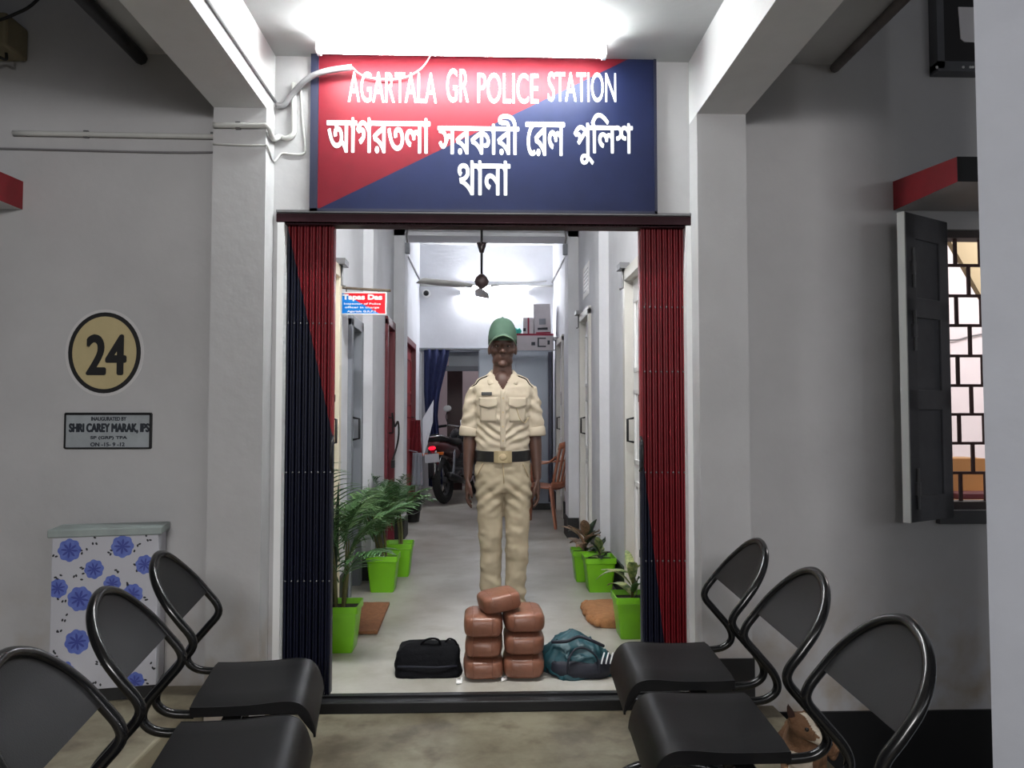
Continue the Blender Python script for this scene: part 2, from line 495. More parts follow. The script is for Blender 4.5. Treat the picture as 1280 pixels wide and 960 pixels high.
M['hair'] = mat('black_hair', (16, 14, 14), 0.6)
M['cap'] = mat('green_cap', (66, 94, 78), 0.75, var=0.1, bump=0.1, bscale=200)
M['cap_trim'] = mat('pale_green_trim', (116, 142, 118), 0.75)
M['belt'] = mat('black_leather', (16, 16, 18), 0.35)
M['buckle'] = mat('brass_khaki_buckle', (168, 152, 118), 0.4, 0.35)
M['shoe'] = mat('brown_shoe', (48, 30, 22), 0.35)
M['black_plastic'] = mat('black_plastic', (16, 16, 17), 0.4)
M['eye'] = mat('eye_white', (128, 118, 110), 0.35)
M['glass'] = mat('dark_glass', (70, 80, 86), 0.08, spec=0.8)
M['tube'] = None

# ------------------------------------------------------------------ geometry planes
WY = 3.15            # porch face of the gate wall
WT = 0.18            # its thickness
CF = 0.04            # corridor floor level above the porch floor
SOFF = P(333, 135, 3.03).z
CEIL = P(344, 70, WY).z
cl0, cl1 = P(267, 135, 3.03).x, P(333, 135, 3.03).x      # left column
cr0, cr1 = P(871, 137, 3.03).x, P(932, 138, 3.03).x      # right column
GX0, GX1 = P(350, 500, WY).x, P(860, 500, WY).x          # gate opening
GZ = P(600, 281, WY).z
EDGE_L, EDGE_R = P(170, 82, WY).x, P(1046, 81, WY).x     # porch slab edges
PL_L, PL_R = -2.3, 1.17                                   # porch floor edges
GROUND = -0.32

# ------------------------------------------------------------------ setting
struct('floor_porch', MB().box((PL_L, -5.0, -0.35), (PL_R, WY + 0.02, 0.0)), M['porch_floor'])
struct('floor_corridor', MB().box((-0.95, WY + 0.02, -0.2), (0.95, 14.0, CF)), M['cor_floor'])
struct('floor_ground', MB().box((PL_R, -6.0, GROUND - 0.2), (6.0, WY + 0.02, GROUND)), M['ground'])
struct('trim_1', MB().box((GX0 - 0.02, WY - 0.035, 0.0), (GX1 + 0.02, WY + 0.02, CF + 0.004)), M['dark_metal'],
       'dark steel threshold rail across the gateway', bevel=0.004)
struct('trim_2', MB().box((GX0, WY + 0.02, CF), (GX1, WY + 0.05, CF + 0.012)), M['dark_metal'],
       'dark guide rail let into the corridor floor behind the threshold')

# gate wall with the opening (one mesh) and the window opening to the right
win_x0, win_x1 = P(1180, 460, WY).x, P(1180, 460, WY).x + 0.92
win_z0, win_z1 = P(1200, 637, WY).z, P(1200, 287, WY).z
w = MB()
w.box((-6.0, WY, GROUND), (GX0, WY + WT, 5.2))
w.box((GX0, WY, GZ), (GX1, WY + 0.07, 5.2))
w.box((GX1, WY, -0.03), (win_x0, WY + WT, 5.2))
w.box((win_x0, WY, -0.03), (win_x1, WY + WT, win_z0))
w.box((win_x0, WY, win_z1), (win_x1, WY + WT, 5.2))
w.box((win_x1, WY, -0.03), (6.0, WY + WT, 5.2))
struct('wall_front', w, M['wall_out'])
struct('baseboard_plinth', MB().box((PL_R - 0.2, WY - 0.012, GROUND), (6.0, WY + 0.01, P(1100, 888, WY).z)), M['black_paint'],
       'black painted plinth along the foot of the right wall')

# porch ceiling, beams, columns
struct('ceiling_porch', MB().box((EDGE_L, -5.0, CEIL), (EDGE_R, WY, CEIL + 0.12)), M['ceil'])
struct('beam_left', MB().box((cl0, -5.0, SOFF), (cl1, WY, CEIL)), M['beam'], 'white ceiling beam left of the lit sign')
struct('beam_right', MB().box((cr0, -5.0, SOFF), (cr1, WY, CEIL)), M['beam'], 'white ceiling beam right of the lit sign')
struct('column_left', MB().box((cl0, 3.03, 0), (cl1, WY, SOFF)), M['wall_out'], 'white pilaster left of the gate')
struct('column_right', MB().box((cr0, 3.03, 0), (cr1, WY, SOFF)), M['wall_out'], 'white pilaster right of the gate')
struct('baseboard_column', MB().box((cr0 - 0.006, 3.022, 0), (cr1 + 0.006, WY, P(900, 823, 3.03).z)), M['black_paint'],
       'black skirting round the foot of the right pilaster')

# right foreground pillar, turned a little towards the gate
pm = Matrix.Translation((P(1229, 480, 1.9).x, 1.9, 0)) @ Matrix.Rotation(R(-34), 4, 'Z')
pil = MB().box((0.0, 0.0, GROUND), (0.42, 0.3, 3.4), pm)
struct('column_corner', pil, M['pillar'], 'pale grey plastered pillar nearest the viewer at the right')

# corridor shell
CX = 0.87
CEILC = 3.42
BACK = 10.0
dl = [('l', 3.72, 4.5, 2.03, 'cream'), ('l', 4.86, 5.30, 1.80, 'glass'), ('l', 6.62, 7.16, 2.02, 'red'), ('l', 8.15, 9.25, 2.02, 'red')]
dr = [('r', 3.95, 4.72, 2.06, 'white'), ('r', 6.35, 7.0, 2.08, 'white'), ('r', 8.6, 9.35, 2.08, 'white')]
def side_wall(name, sgn, openings):
    w = MB(); x0, x1 = sorted((sgn * CX, sgn * (CX + 0.2)))
    y = WY + WT
    for _, a, b, z, _k in openings:
        w.box((x0, y, 0), (x1, a, CEILC)); w.box((x0, a, z), (x1, b, CEILC)); y = b
    w.box((x0, y, 0), (x1, BACK + 4, CEILC))
    for a, b, pr in ((5.42, 5.62, 0.07), (7.2, 7.5, 0.1)):     # pilasters
        xx0, xx1 = sorted((sgn * (CX - pr), sgn * CX))
        w.box((xx0, a, 0), (xx1, b, CEILC))
    return struct(name, w, M['wall_cor'])
side_wall('wall_left', -1, dl)
side_wall('wall_right', 1, dr)
def skirting(name, sgn, openings):
    w = MB(); y = WY + WT; t = 0.014
    for _, a, b, z, _k in openings + [(0, BACK, BACK, 0, 0)]:
        x0, x1 = sorted((sgn * (CX - t), sgn * (CX + 0.01)))
        w.box((x0, y, CF), (x1, a, CF + 0.19)); y = b
    for a, b, pr in ((5.42, 5.62, 0.07), (7.2, 7.5, 0.1)):
        xx0, xx1 = sorted((sgn * (CX - pr - t), sgn * CX))
        w.box((xx0, a - t, CF), (xx1, b + t, CF + 0.19))
    return struct(name, w, M['black_paint'])
skirting('baseboard_left', -1, dl)
skirting('baseboard_right', 1, dr)
struct('ceiling_corridor', MB().box((-CX - 0.2, WY + WT, CEILC), (CX + 0.2, BACK + 4, CEILC + 0.12)), M['ceil'])
bz = P(600, 295, 7.2).z
struct('beam_corridor', MB().box((-CX, 7.2, bz), (CX, 7.5, CEILC)), M['wall_cor'], 'cross beam over the corridor behind the ceiling fan')
# back wall with its wide opening
ox0, ox1, oz = P(527, 500, BACK).x, P(692, 500, BACK).x, P(600, 437, BACK).z
w = MB()
w.box((-CX, BACK, 0), (ox0, BACK + 0.2, CEILC)); w.box((ox1, BACK, 0), (CX, BACK + 0.2, CEILC))
w.box((ox0, BACK, oz), (ox1, BACK + 0.2, CEILC))
struct('wall_back', w, M['wall_cor'])
M['grey_paint'] = mat('grey_frame_paint', (128, 132, 140), 0.5)
struct('trim_3', MB().box((ox0 - 0.03, BACK - 0.02, oz - 0.03), (ox1 + 0.03, BACK + 0.01, oz + 0.02)), M['grey_paint'], 'grey head of the wide opening at the corridor end')
# far room: end wall with a transom panel and a dark door
FR = 12.6
struct('wall_far', MB().box((-1.5, FR, 0), (1.5, FR + 0.15, CEILC)), mat('pinkish_wall', (206, 186, 190), 0.8))
struct('wall_transom', MB().box((P(561, 440, 10.3).x, 10.28, P(580, 459, 10.3).z), (0.9, 10.36, CEILC)),
       mat('frosted_panel', (176, 184, 192), 0.4), 'pale grey panel over the inner doorway')
struct('trim_4', MB().box((P(553, 440, 10.3).x, 10.24, P(580, 464, 10.3).z), (0.9, 10.3, P(580, 458, 10.3).z)), M['grey_paint'],
       'grey beam across the inner doorway')
M['brown_wood'] = mat('dark_brown_wood', (62, 34, 34), 0.5, var=0.3)
fd = thing('wooden_door', 'dark brown wooden door leaf seen beyond the motorcycle mirrors', 'door', (P(568, 600, 11.9).x, 11.9, CF))
a, b = P(559, 500, 11.9).x - fd.location.x, P(578, 500, 11.9).x - fd.location.x
MB().box((a, 0, 0), (b, 0.04, P(568, 457, 11.9).z - CF)).build('door_leaf', M['brown_wood'], fd)
MB().box((b - 0.03, -0.02, 0.95), (b - 0.01, 0.0, 1.08)).build('door_handle', M['chrome'], fd)
# side room seen through the right window
struct('wall_inner_room', MB().box((1.2, 6.3, -0.1), (5.6, 6.4, 3.2)), mat('pinkish_white_wall', (236, 226, 228), 0.8),)
struct('wall_inner_side', MB().box((5.5, WY + WT, -0.1), (5.6, 6.3, 3.2)), M['wall'])
struct('wall_inner_left', MB().box((1.2, WY + WT, -0.1), (1.3, 6.3, 3.2)), M['wall'])
struct('floor_inner_room', MB().box((1.2, WY + WT, -0.1), (5.6, 6.4, 0.0)), M['cor_floor'])
struct('ceiling_inner_room', MB().box((1.2, WY + WT, 3.2), (5.6, 6.4, 3.3)), M['ceil'])

# ------------------------------------------------------------------ corridor doors
M['frame_white'] = wall_mat('off_white_frame', (218, 216, 210), 0.4, (190, 170, 130), 0.45)
M['maroon2'] = mat('maroon_frame', (104, 24, 38), 0.45)
def door(n, sgn, a, b, z, style):
    dm = {'cream': M['cream'], 'white': M['white_paint'], 'red': M['red'], 'glass': M['grey_paint']}[style]
    r = bpy.data.objects.new('door_%d' % n, None); COL.objects.link(r); r['kind'] = 'structure'
    r.location = (sgn * CX, (a + b) / 2, CF)
    hw = (b - a) / 2; h = z - CF
    fr = MB(); f = 0.05
    x0, x1 = sorted((-sgn * 0.025, sgn * 0.1))
    fr.box((x0, -hw - 0.01, 0), (x1, -hw + f, h)); fr.box((x0, hw - f, 0), (x1, hw + 0.01, h)); fr.box((x0, -hw - 0.01, h - f), (x1, hw + 0.01, h + 0.02))
    fr.build('door_frame', M['cream'] if style == 'cream' else M['frame_white'] if style == 'white' else (M['grey_paint'] if style == 'glass' else M['maroon2']), r, bevel=0.004)
    lf = MB(); x0, x1 = sorted((sgn * 0.03, sgn * 0.065))
    if style == 'glass':
        for (y0, y1, z0, z1) in ((-hw + f, -hw + f + 0.05, 0, h - f), (hw - f - 0.05, hw - f, 0, h - f), (-hw + f, hw - f, 0, 0.5), (-hw + f, hw - f, h - f - 0.06, h - f), (-hw + f, hw - f, 1.1, 1.15)):
            lf.box((x0, y0, z0), (x1, y1, z1))
        g = MB().box((sgn * 0.045 - 0.004, -hw + f + 0.02, 0.48), (sgn * 0.045 + 0.004, hw - f - 0.02, h - f - 0.03))
        leaf = lf.build('door_leaf', M['grey_paint'], r, bevel=0.003)
        g.build('door_glass', M['glass'], leaf)
    else:
        lf.box((x0, -hw + f, 0.01), (x1, hw - f, h - f))
        for z0, z1 in ((0.15, 0.75), (0.85, 1.3), (1.4, h - f - 0.12)):
            xa, xb = sorted((sgn * 0.018, sgn * 0.031)); g = 0.09
            for q in ((-hw + f + g - 0.03, -hw + f + g), (hw - f - g, hw - f - g + 0.03)): lf.box((xa, q[0], z0), (xb, q[1], z1))
            lf.box((xa, -hw + f + g - 0.03, z0), (xb, hw - f - g + 0.03, z0 + 0.03)); lf.box((xa, -hw + f + g - 0.03, z1 - 0.03), (xb, hw - f - g + 0.03, z1))
        leaf = lf.build('door_leaf', dm, r, bevel=0.003)
    hd = MB()
    hd.tube([(sgn * 0.03, hw - f - 0.06, 0.98), (-sgn * 0.02, hw - f - 0.06, 0.99), (-sgn * 0.02, hw - f - 0.06, 1.12), (sgn * 0.03, hw - f - 0.06, 1.13)], 0.008, 8)
    hd.build('door_handle', M['dark_metal'], leaf, smooth=True)
    if style in ('cream', 'white'):
        k = MB(); k.box((-sgn * 0.06 if sgn > 0 else 0.0, hw - 0.1, h + 0.02), (0.0 if sgn > 0 else 0.06, hw + 0.02, h + 0.055))
        k.tube([(-sgn * 0.03, hw - 0.03, h + 0.02), (-sgn * 0.03, hw - 0.03, h - 0.09), (-sgn * 0.05, hw - 0.03, h - 0.1)], 0.007, 8)
        k.build('door_bracket', M['steel_pipe'], r)
    return r
for i, (s, a, b, z, st) in enumerate(dl + dr): door(i + 1, -1 if s == 'l' else 1, a, b, z, st)

# ------------------------------------------------------------------ lamps (tube lights)
def tube_light(name, label, c, length, strength, face, col, hang=0.0):
    """a slim batten with a glowing tube; c centre of the batten's back, face = direction it points"""
    r = thing(name, label, 'tube light', c)
    L = length / 2; f = Vector(face)
    o = Vector((0, 0, -hang)); sd = Vector((0, -0.5 if f.z else 0, 0))
    h = 0.012
    if f.z: lo, hi = o + Vector((-L, -h, -0.024)), o + Vector((L, h, 0))
    else: lo, hi = Vector((-L, min(0, f.y * 0.024), -h)), Vector((L, max(0, f.y * 0.024), h))
    MB().box(lo, hi).build('batten', M['white_paint'], r, bevel=0.003)
    q = (o + Vector((0, -0.03, -0.024))) if f.z else f * 0.046
    for sx in (-1, 1):
        e = MB(); cq = q * 0.6 + (o * 0.4)
        e.cbox(cq + Vector((sx * (L + 0.008), 0, 0)), (0.018, 0.05, 0.044)).build('end_cap', M['white_paint'], r, bevel=0.003)
        if hang > 0: MB().box((sx * L * 0.7 - 0.012, -0.01, -hang), (sx * L * 0.7 + 0.012, 0.01, 0.0)).build('hanger', M['white_paint'], r)
    MB().tube([(-L, q.y, q.z), (L, q.y, q.z)], 0.017, 14).build('tube', emis('glowing_tube', col, strength), r, smooth=True)
    return r
ta, tb = P(402, 60, 3.0).x, P(752, 60, 3.0).x
tube_light('tube_light', 'glowing white tube light along the top of the police station sign', ((ta + tb) / 2, 3.0, CEIL), tb - ta, TUBE_PORCH, (0, 0, -1), (0.95, 1.0, 0.995), 0.03)
tube_light('tube_light', 'glowing white tube light high on the back wall behind the fan', (P(618, 368, BACK).x, BACK, P(618, 366, BACK).z), 0.85, TUBE_BACK, (0, -1, 0), (0.93, 0.95, 1.0))
tube_light('tube_light', 'white tube light on the corridor side of the wall over the gate', (0.0, WY + 0.07, 2.75), 1.1, TUBE_GATE, (0, 1, 0), (1.0, 1.0, 0.98))
il = bpy.data.lights.new('inner_room_lamp', 'POINT'); il.energy = 105; il.shadow_soft_size = 0.15; il.color = (1, 0.95, 0.95)
ilo = bpy.data.objects.new('inner_room_lamp', il); COL.objects.link(ilo); ilo.location = (4.2, 4.6, 2.7)
fl = bpy.data.lights.new('far_room_lamp', 'POINT'); fl.energy = 14; fl.shadow_soft_size = 0.15
flo = bpy.data.objects.new('far_room_lamp', fl); COL.objects.link(flo); flo.location = (0.5, 11.9, 2.6)

# ------------------------------------------------------------------ sign over the gate
def flat_poly(mb, pts, y, th=0.0006):
    mb.prism([Vector((p[0], y, p[1])) for p in pts], (0, -th, 0), (0, 0, 0)); return mb
SY = WY - 0.02
a, b = P(387, 264, SY), P(820, 59, SY)
sg = thing('station_sign', 'red and navy police station sign board lit by the tube light over the gate', 'sign', ((a.x + b.x) / 2, WY, a.z))
q0, q1 = P(396, 262, SY) - sg.location, P(806, 64, SY) - sg.location
hw = (b.x - a.x) / 2; hh = b.z - a.z
n = Vector((-(q1.z - q0.z), 0, q1.x - q0.x))
M['sign'] = diag_mat('sign_paint', (20, 30, 68), (116, 14, 31), n.dot(q0), n.x, n.z, 0.5)
MB().box((-hw, -0.02, 0), (hw, 0, hh)).build('sign_board', M['sign'], sg)
bw = 0.032
M['sign_border'] = mat('dark_navy_border', (22, 26, 52), 0.5)
bd = MB()
for lo, hi in (((-hw, -0.026, 0), (-hw + bw, -0.0, hh)), ((hw - bw * 0.35, -0.026, 0), (hw, -0.0, hh)), ((-hw, -0.026, 0), (hw, -0.0, bw * 0.35)), ((-hw, -0.026, hh - bw * 0.8), (hw, -0.0, hh))): bd.box(lo, hi)
bd.build('sign_border', M['sign_border'], sg)
M['letter'] = mat('white_letter_paint', (232, 234, 236), 0.5)
def word(txt, x0, x1, y0, y1, bold=0.003, m=None, parent=sg, Y=SY, name='lettering', depth=0.001):
    p0, p1 = P(x0, y1, Y), P(x1, y0, Y)
    return text_obj(name, txt, p0.x, p0.z, p1.x - p0.x, p1.z - p0.z, Y, m or M['letter'], parent, bold, depth)
word('AGARTALA', 435, 546, 91, 128, 0.0007)
word('GR', 558, 586, 86, 128, 0.0007)
word('POLICE', 597, 673, 92, 129, 0.0007)
word('STATION', 685, 770, 91, 127, 0.0007)
word('\u0986\u0997\u09b0\u09a4\u09b2\u09be', 408, 538, 148, 191, 0.0026)
word('\u09b8\u09b0\u0995\u09be\u09b0\u09c0', 547, 649, 143, 193, 0.0026)
word('\u09c7\u09b0\u09b2', 657, 706, 153, 195, 0.0026)
word('\u09aa\u09c1\u09bf\u09b2\u09b6', 717, 791, 142, 206, 0.0026)
word('\u09a5\u09be\u09a8\u09be', 572, 638, 201, 244, 0.0026)

# conduits beside the sign
def pipe(name, label, pts, r, m, cat='pipe', group=None, clamps=(), smooth=4):
    path = smoothpath(pts, smooth)
    o = MB().tube(path, r, 8).build(name, m, None, smooth=True)
    tag(o, label, cat, group)
    for c in clamps:
        MB().cbox(Vector(c), (0.018, 0.018, r * 2.6)).build('clamp', M['steel_pipe'], o, world=True)
    return o
rc = 0.011
yc = 3.03 - rc - 0.001; yw = WY - rc - 0.001
pz = P(300, 157, 3.02).z
pipe('conduit_pipe', 'white conduit pipe crossing the left pilaster and bending up beside the sign',
     [(cl0 + 0.004, yc, pz), (cl0 + 0.1, yc, pz), (cl1 - 0.02, yc, pz), (cl1 + 0.012, yc, pz - 0.004), (cl1 + 0.014, yc + 0.06, pz - 0.03), P(349, 171, yw), P(358, 173, yw), P(366, 168, yw), P(367, 158, yw), P(367, 130, yw), P(367, 104, yw)], rc, M['pvc'],
     clamps=[(cl0 + 0.1, yc + 0.004, pz), P(367, 140, WY - 0.006)])
wz = P(150, 168, yw).z
pipe('conduit_pipe', 'long white conduit pipe running along the dark left wall', [(-1.92, yw, wz), (-1.5, yw, wz - 0.002), (-1.2, yw, wz - 0.004), (cl0 - 0.004, yw, wz - 0.004)], rc, M['pvc'],
     clamps=[(-1.63, WY - 0.006, wz), (-1.12, WY - 0.006, wz)])
pipe('cable', 'thin grey cable along the left wall below the conduit', [(-2.1, WY - 0.006, wz - 0.06), (-1.7, WY - 0.006, wz - 0.065), (-1.3, WY - 0.006, wz - 0.07), (cl0 - 0.004, WY - 0.006, wz - 0.066)], 0.0045, M['flex'], 'cable')
p2z = P(300, 181, 3.02).z
pipe('cable', 'thin cable wrapping the left pilaster below the white pipe', [(cl0 + 0.002, 3.024, p2z + 0.004), (cl0 + 0.12, 3.024, p2z), (cl1 - 0.006, 3.024, p2z), (cl1 + 0.006, 3.03, p2z), (cl1 + 0.006, WY - 0.03, p2z - 0.03), P(352, 192, WY - 0.006), P(366, 193, WY - 0.006), P(380, 192, WY - 0.006), P(381, 178, WY - 0.006), P(378, 150, WY - 0.006), P(376, 112, WY - 0.006)], 0.004, M['pvc'], 'cable')
pipe('flexible_hose', 'grey corrugated hose curving from the wall corner over the sign', [P(346, 131, WY - 0.02), P(354, 132, WY - 0.02), P(366, 117, WY - 0.025), P(378, 104, WY - 0.045), P(392, 94, WY - 0.06), P(412, 88, WY - 0.07), P(440, 84, WY - 0.07)], 0.0125, M['flex'], 'hose')
pipe('cable', 'thin white cable from the hose across the sign to the tube light', [P(440, 84, WY - 0.07), P(449, 92, WY - 0.05), P(462, 97, WY - 0.04), P(480, 99, WY - 0.038), P(500, 98, WY - 0.038), P(517, 92, WY - 0.04), P(530, 82, WY - 0.045), P(540, 66, WY - 0.05)], 0.003, M['pvc'], 'cable')
bx = cl1 + 0.006
def on_beam(y): return (bx, y, P(344, 129, WY).z)
pipe('conduit_pipe', 'thin conduit along the bright inner face of the left beam', [on_beam(-1.4), on_beam(0.5), on_beam(2.0), on_beam(WY - 0.02)], 0.006, M['flex'])
# slab edge pipes
pipe('drain_pipe', 'dark pipe under the left edge of the porch ceiling', [(EDGE_L + 0.03, WY - 0.02, CEIL - 0.03), (EDGE_L + 0.028, 2.0, CEIL - 0.03), (EDGE_L + 0.03, 0.8, CEIL - 0.03), (EDGE_L + 0.03, -1.3, CEIL - 0.03)], 0.026, M['cable'])
pipe('drain_pipe', 'grey pipe under the right edge of the porch ceiling', [(EDGE_R - 0.02, WY - 0.02, CEIL - 0.025), (EDGE_R - 0.02, 2.0, CEIL - 0.025), (EDGE_R - 0.02, -1.3, CEIL - 0.025)], 0.02, mat('weathered_pipe', (112, 104, 102), 0.7, var=0.4))

# ------------------------------------------------------------------ collapsible gates
def gate(label, xa, xb, red_line, flip):
    """folded shutter gate of upright pressed slats; red_line = two pixels of the paint edge"""
    Y = WY + 0.06
    p0, p1 = P(xa, 860, Y), P(xb, 860, Y)
    x0, x1 = p0.x, p1.x
    r = thing('folding_gate', label, 'gate', ((x0 + x1) / 2, Y, CF + 0.012))
    h = GZ - CF - 0.015
    a, b = P(*red_line[0], Y - 0.03) - r.location, P(*red_line[1], Y - 0.03) - r.location
    n = Vector((-(b.z - a.z), 0, b.x - a.x))
    if n.z < 0: n = -n
    m = diag_mat('gate_paint', (14, 18, 40), (124, 18, 30), n.dot(a), n.x, n.z, 0.38)
    N = 8; wd = (x1 - x0) / N
    for i in range(N):
        cx = x0 - r.location.x + (i + 0.5) * wd
        s = MB(); g = wd * 0.46
        prof = [(-g, 0.02), (-g, -0.012), (-g * 0.72, -0.026), (-g * 0.25, -0.026), (-g * 0.12, -0.017), (g * 0.12, -0.017), (g * 0.25, -0.026), (g * 0.72, -0.026), (g, -0.012), (g, 0.02)]
        s.prism([Vector((cx + px, py, 0.0)) for px, py in prof], (0, 0, 0), (0, 0, h))
        o = s.build('slat', m, r)
    for px in (405, 590, 725) if not flip else (385, 465, 590, 700):
        rv = MB()
        for i in range(N):
            z = P(xa, px, Y).z - r.location.z
            rv.ell((x0 - r.location.x + (i + 0.5) * wd + wd * 0.22, -0.026, z), (0.004, 0.003, 0.004), 8, 6)
        rv.build('rivet_row', M['steel_pipe'], r)
    for k in (0.28, 0.62):
        MB().box((x0 - r.location.x, 0.02, h * k), (x1 - r.location.x, 0.03, h * k + 0.03)).build('cross_bar', M['dark_metal'], r)
    hd = MB().tube([((x1 if not flip else x0) - r.location.x + (0.004 if not flip else -0.004), -0.02, 0.9), ((x1 if not flip else x0) - r.location.x, -0.05, 0.92), ((x1 if not flip else x0) - r.location.x, -0.05, 1.02), ((x1 if not flip else x0) - r.location.x, -0.02, 1.04)], 0.006, 8)
    hd.build('gate_handle', M['dark_metal'], r, smooth=True)
    return r
gate('folded shutter gate at the left of the opening, mostly navy with a red top', 351, 414, [(361, 290), (412, 530)], False)
gate('folded shutter gate at the right of the opening, mostly red with a navy foot', 802, 858, [(803, 560), (836, 850)], True)
struct('trim_9', MB().box((GX0, WY, GZ - 0.004), (GX1, WY + 0.075, GZ + 0.03)), M['maroon'], 'dark underside of the gateway head')
struct('trim_5', MB().box((GX0 - 0.02, WY - 0.016, P(600, 280, WY).z), (GX1 + 0.02, WY + 0.005, P(600, 270, WY).z)), M['maroon'], 'dark maroon head rail of the gateway')
struct('trim_6', MB().box((GX0 - 0.02, WY - 0.022, P(600, 269, WY).z), (GX1 + 0.02, WY + 0.01, P(600, 266, WY).z)), M['steel_pipe'], 'thin pale ledge between the sign and the gateway')
struct('trim_7', MB().box((GX0 - 0.015, WY - 0.015, 0.0), (GX0 + 0.012, WY + 0.1, GZ)), M['white_paint'], 'white jamb at the left of the gateway')
struct('trim_8', MB().box((GX1 - 0.006, WY - 0.015, 0.0), (GX1 + 0.018, WY + 0.1, GZ)), M['white_paint'], 'white jamb at the right of the gateway')

# ------------------------------------------------------------------ painted number and plaque on the left wall
c = P(131, 441, WY)
rx, rz = 44 * WY / F_PX, 50 * WY / F_PX
nb = thing('painted_number', 'beige oval with black ring and the number 24 painted on the left wall', 'sign', (c.x, WY, c.z))
def oval(mb, y, ax, az, th, n=48):
    mb.prism([Vector((ax * math.cos(2 * PI * i / n), y, az * math.sin(2 * PI * i / n))) for i in range(n)], (0, -th, 0), (0, 0, 0)); return mb
oval(MB(), 0, rx + 0.012, rz + 0.012, 0.0015).build('pale_halo', mat('pale_paint', (206, 204, 204), 0.7), nb)
oval(MB(), -0.0015, rx, rz, 0.0012).build('black_ring', M['black_paint'], nb)
oval(MB(), -0.0027, rx - 0.017, rz - 0.017, 0.0012).build('beige_disc', mat('beige_paint', (196, 180, 136), 0.7, var=0.1), nb)
word('24', 107, 159, 418, 469, 0.0058, M['black_paint'], nb, WY - 0.0039, 'numeral', 0.0012)
a, b = P(83, 560, WY), P(190, 517, WY)
pq = thing('marble_plaque', 'grey inauguration plaque with dark lettering below the painted number', 'plaque', ((a.x + b.x) / 2, WY, a.z))
hw = (b.x - a.x) / 2; hh = b.z - a.z
MB().box((-hw, -0.014, 0), (hw, 0, hh)).build('plaque_slab', mat('grey_marble', (170, 176, 180), 0.4, var=0.2, scale=12), pq, bevel=0.002)
e = MB()
for lo, hi in (((-hw, -0.016, hh - 0.006), (hw, -0.0, hh + 0.004)), ((-hw - 0.003, -0.016, 0), (-hw + 0.004, 0, hh)), ((-hw, -0.016, -0.003), (hw, 0, 0.003)), ((hw - 0.003, -0.016, 0), (hw + 0.003, 0, hh))): e.box(lo, hi)
e.build('plaque_rim', M['dark_metal'], pq)
M['ink'] = mat('dark_ink', (34, 40, 50), 0.6)
PY = WY - 0.014
word('INAUGURATED BY', 114, 158, 521, 526, 0.0006, M['ink'], pq, PY, 'lettering', 0.001)
word('SHRI CAREY MARAK, IPS', 86, 187, 529, 542, 0.0022, M['ink'], pq, PY, 'lettering', 0.001)
word('SP (GRP) TPA', 113, 159, 545, 550, 0.0007, M['ink'], pq, PY, 'lettering', 0.001)
word('ON -15- 9 -12', 113, 156, 553, 558, 0.0007, M['ink'], pq, PY, 'lettering', 0.001)

# camera and cable high on the left wall, red window shade at the far left
a = P(35, 36, WY)
cc = thing('wall_camera', 'beige boxy camera with a black round lens high on the left wall', 'camera', (P(8, 56, WY).x, WY, P(8, 78, WY).z))
bl = MB().box((-0.10, -0.15, 0.0), (0.09, -0.0, 0.135)).build('housing', mat('beige_plastic', (128, 118, 92), 0.6), cc, bevel=0.012)
ln = MB()
ln.cyl((0.012, -0.15, 0.065), (0.012, -0.185, 0.065), 0.044, 0.04, 20)
lo_ = ln.build('lens_ring', M['black_plastic'], cc, smooth=True, angle=40)
MB().ell((0.012, -0.186, 0.065), (0.014, 0.006, 0.014), 12, 8).build('lens', M['glass'], lo_, smooth=True)
MB().tube(smoothpath([(-0.05, -0.1, 0.005), (-0.03, -0.11, -0.045), (0.02, -0.1, -0.02), (0.055, -0.09, -0.03), (0.05, -0.08, 0.005)], 5), 0.006, 6).build('camera_cable', M['cable'], cc, smooth=True)
pipe('cable', 'black cable sagging from the top left corner above the camera', [P(-30, 34, WY - 0.15), P(0, 25, WY - 0.15), P(20, 17, WY - 0.15), P(40, 6, WY - 0.15), P(70, -24, WY - 0.15)], 0.006, M['cable'], 'cable')

def shade(label, x0, x1, z0w, z0f, z1w, z1f, yf, end_x):
    r = thing('concrete_canopy', label, 'canopy', ((x0 + x1) / 2, WY, z0w))
    X = [x0 - r.location.x, x1 - r.location.x]
    poly = [Vector((0, 0, 0)), Vector((0, yf - WY, z0f - z0w)), Vector((0, yf - WY, z1f - z0w)), Vector((0, 0, z1w - z0w))]
    MB().prism(poly, (X[0], 0, 0), (X[1], 0, 0)).build('slab', M['wall'], r)
    ex = X[0] if end_x < 0 else X[1]
    MB().prism([p + Vector((0, 0, 0)) for p in poly], (ex - 0.002 if end_x < 0 else ex, 0, 0), (ex if end_x < 0 else ex + 0.002, 0, 0)).build('painted_end', M['red'], r)
    MB().box((X[0] - (0.002 if end_x < 0 else 0), yf - WY - 0.003, z0f - z0w), (X[1] + (0 if end_x < 0 else 0.002), yf - WY, z1f - z0w)).build('painted_edge', M['black_paint'], r)
    return r
yf = 2.71
shade('red and black concrete shade over the grilled window', P(1117, 245, WY).x, win_x1 + 0.2, P(1117, 263, WY).z, P(1199, 227, yf).z, P(1117, 227, WY).z, P(1199, 196, yf).z, yf, -1)
shade('dark red end of a concrete shade at the far left of the wall', -2.9, P(28, 245, WY).x, P(28, 262, WY).z, P(28, 262, WY).z - 0.01, P(28, 227, WY).z, P(28, 227, WY).z - 0.02, yf, 1)

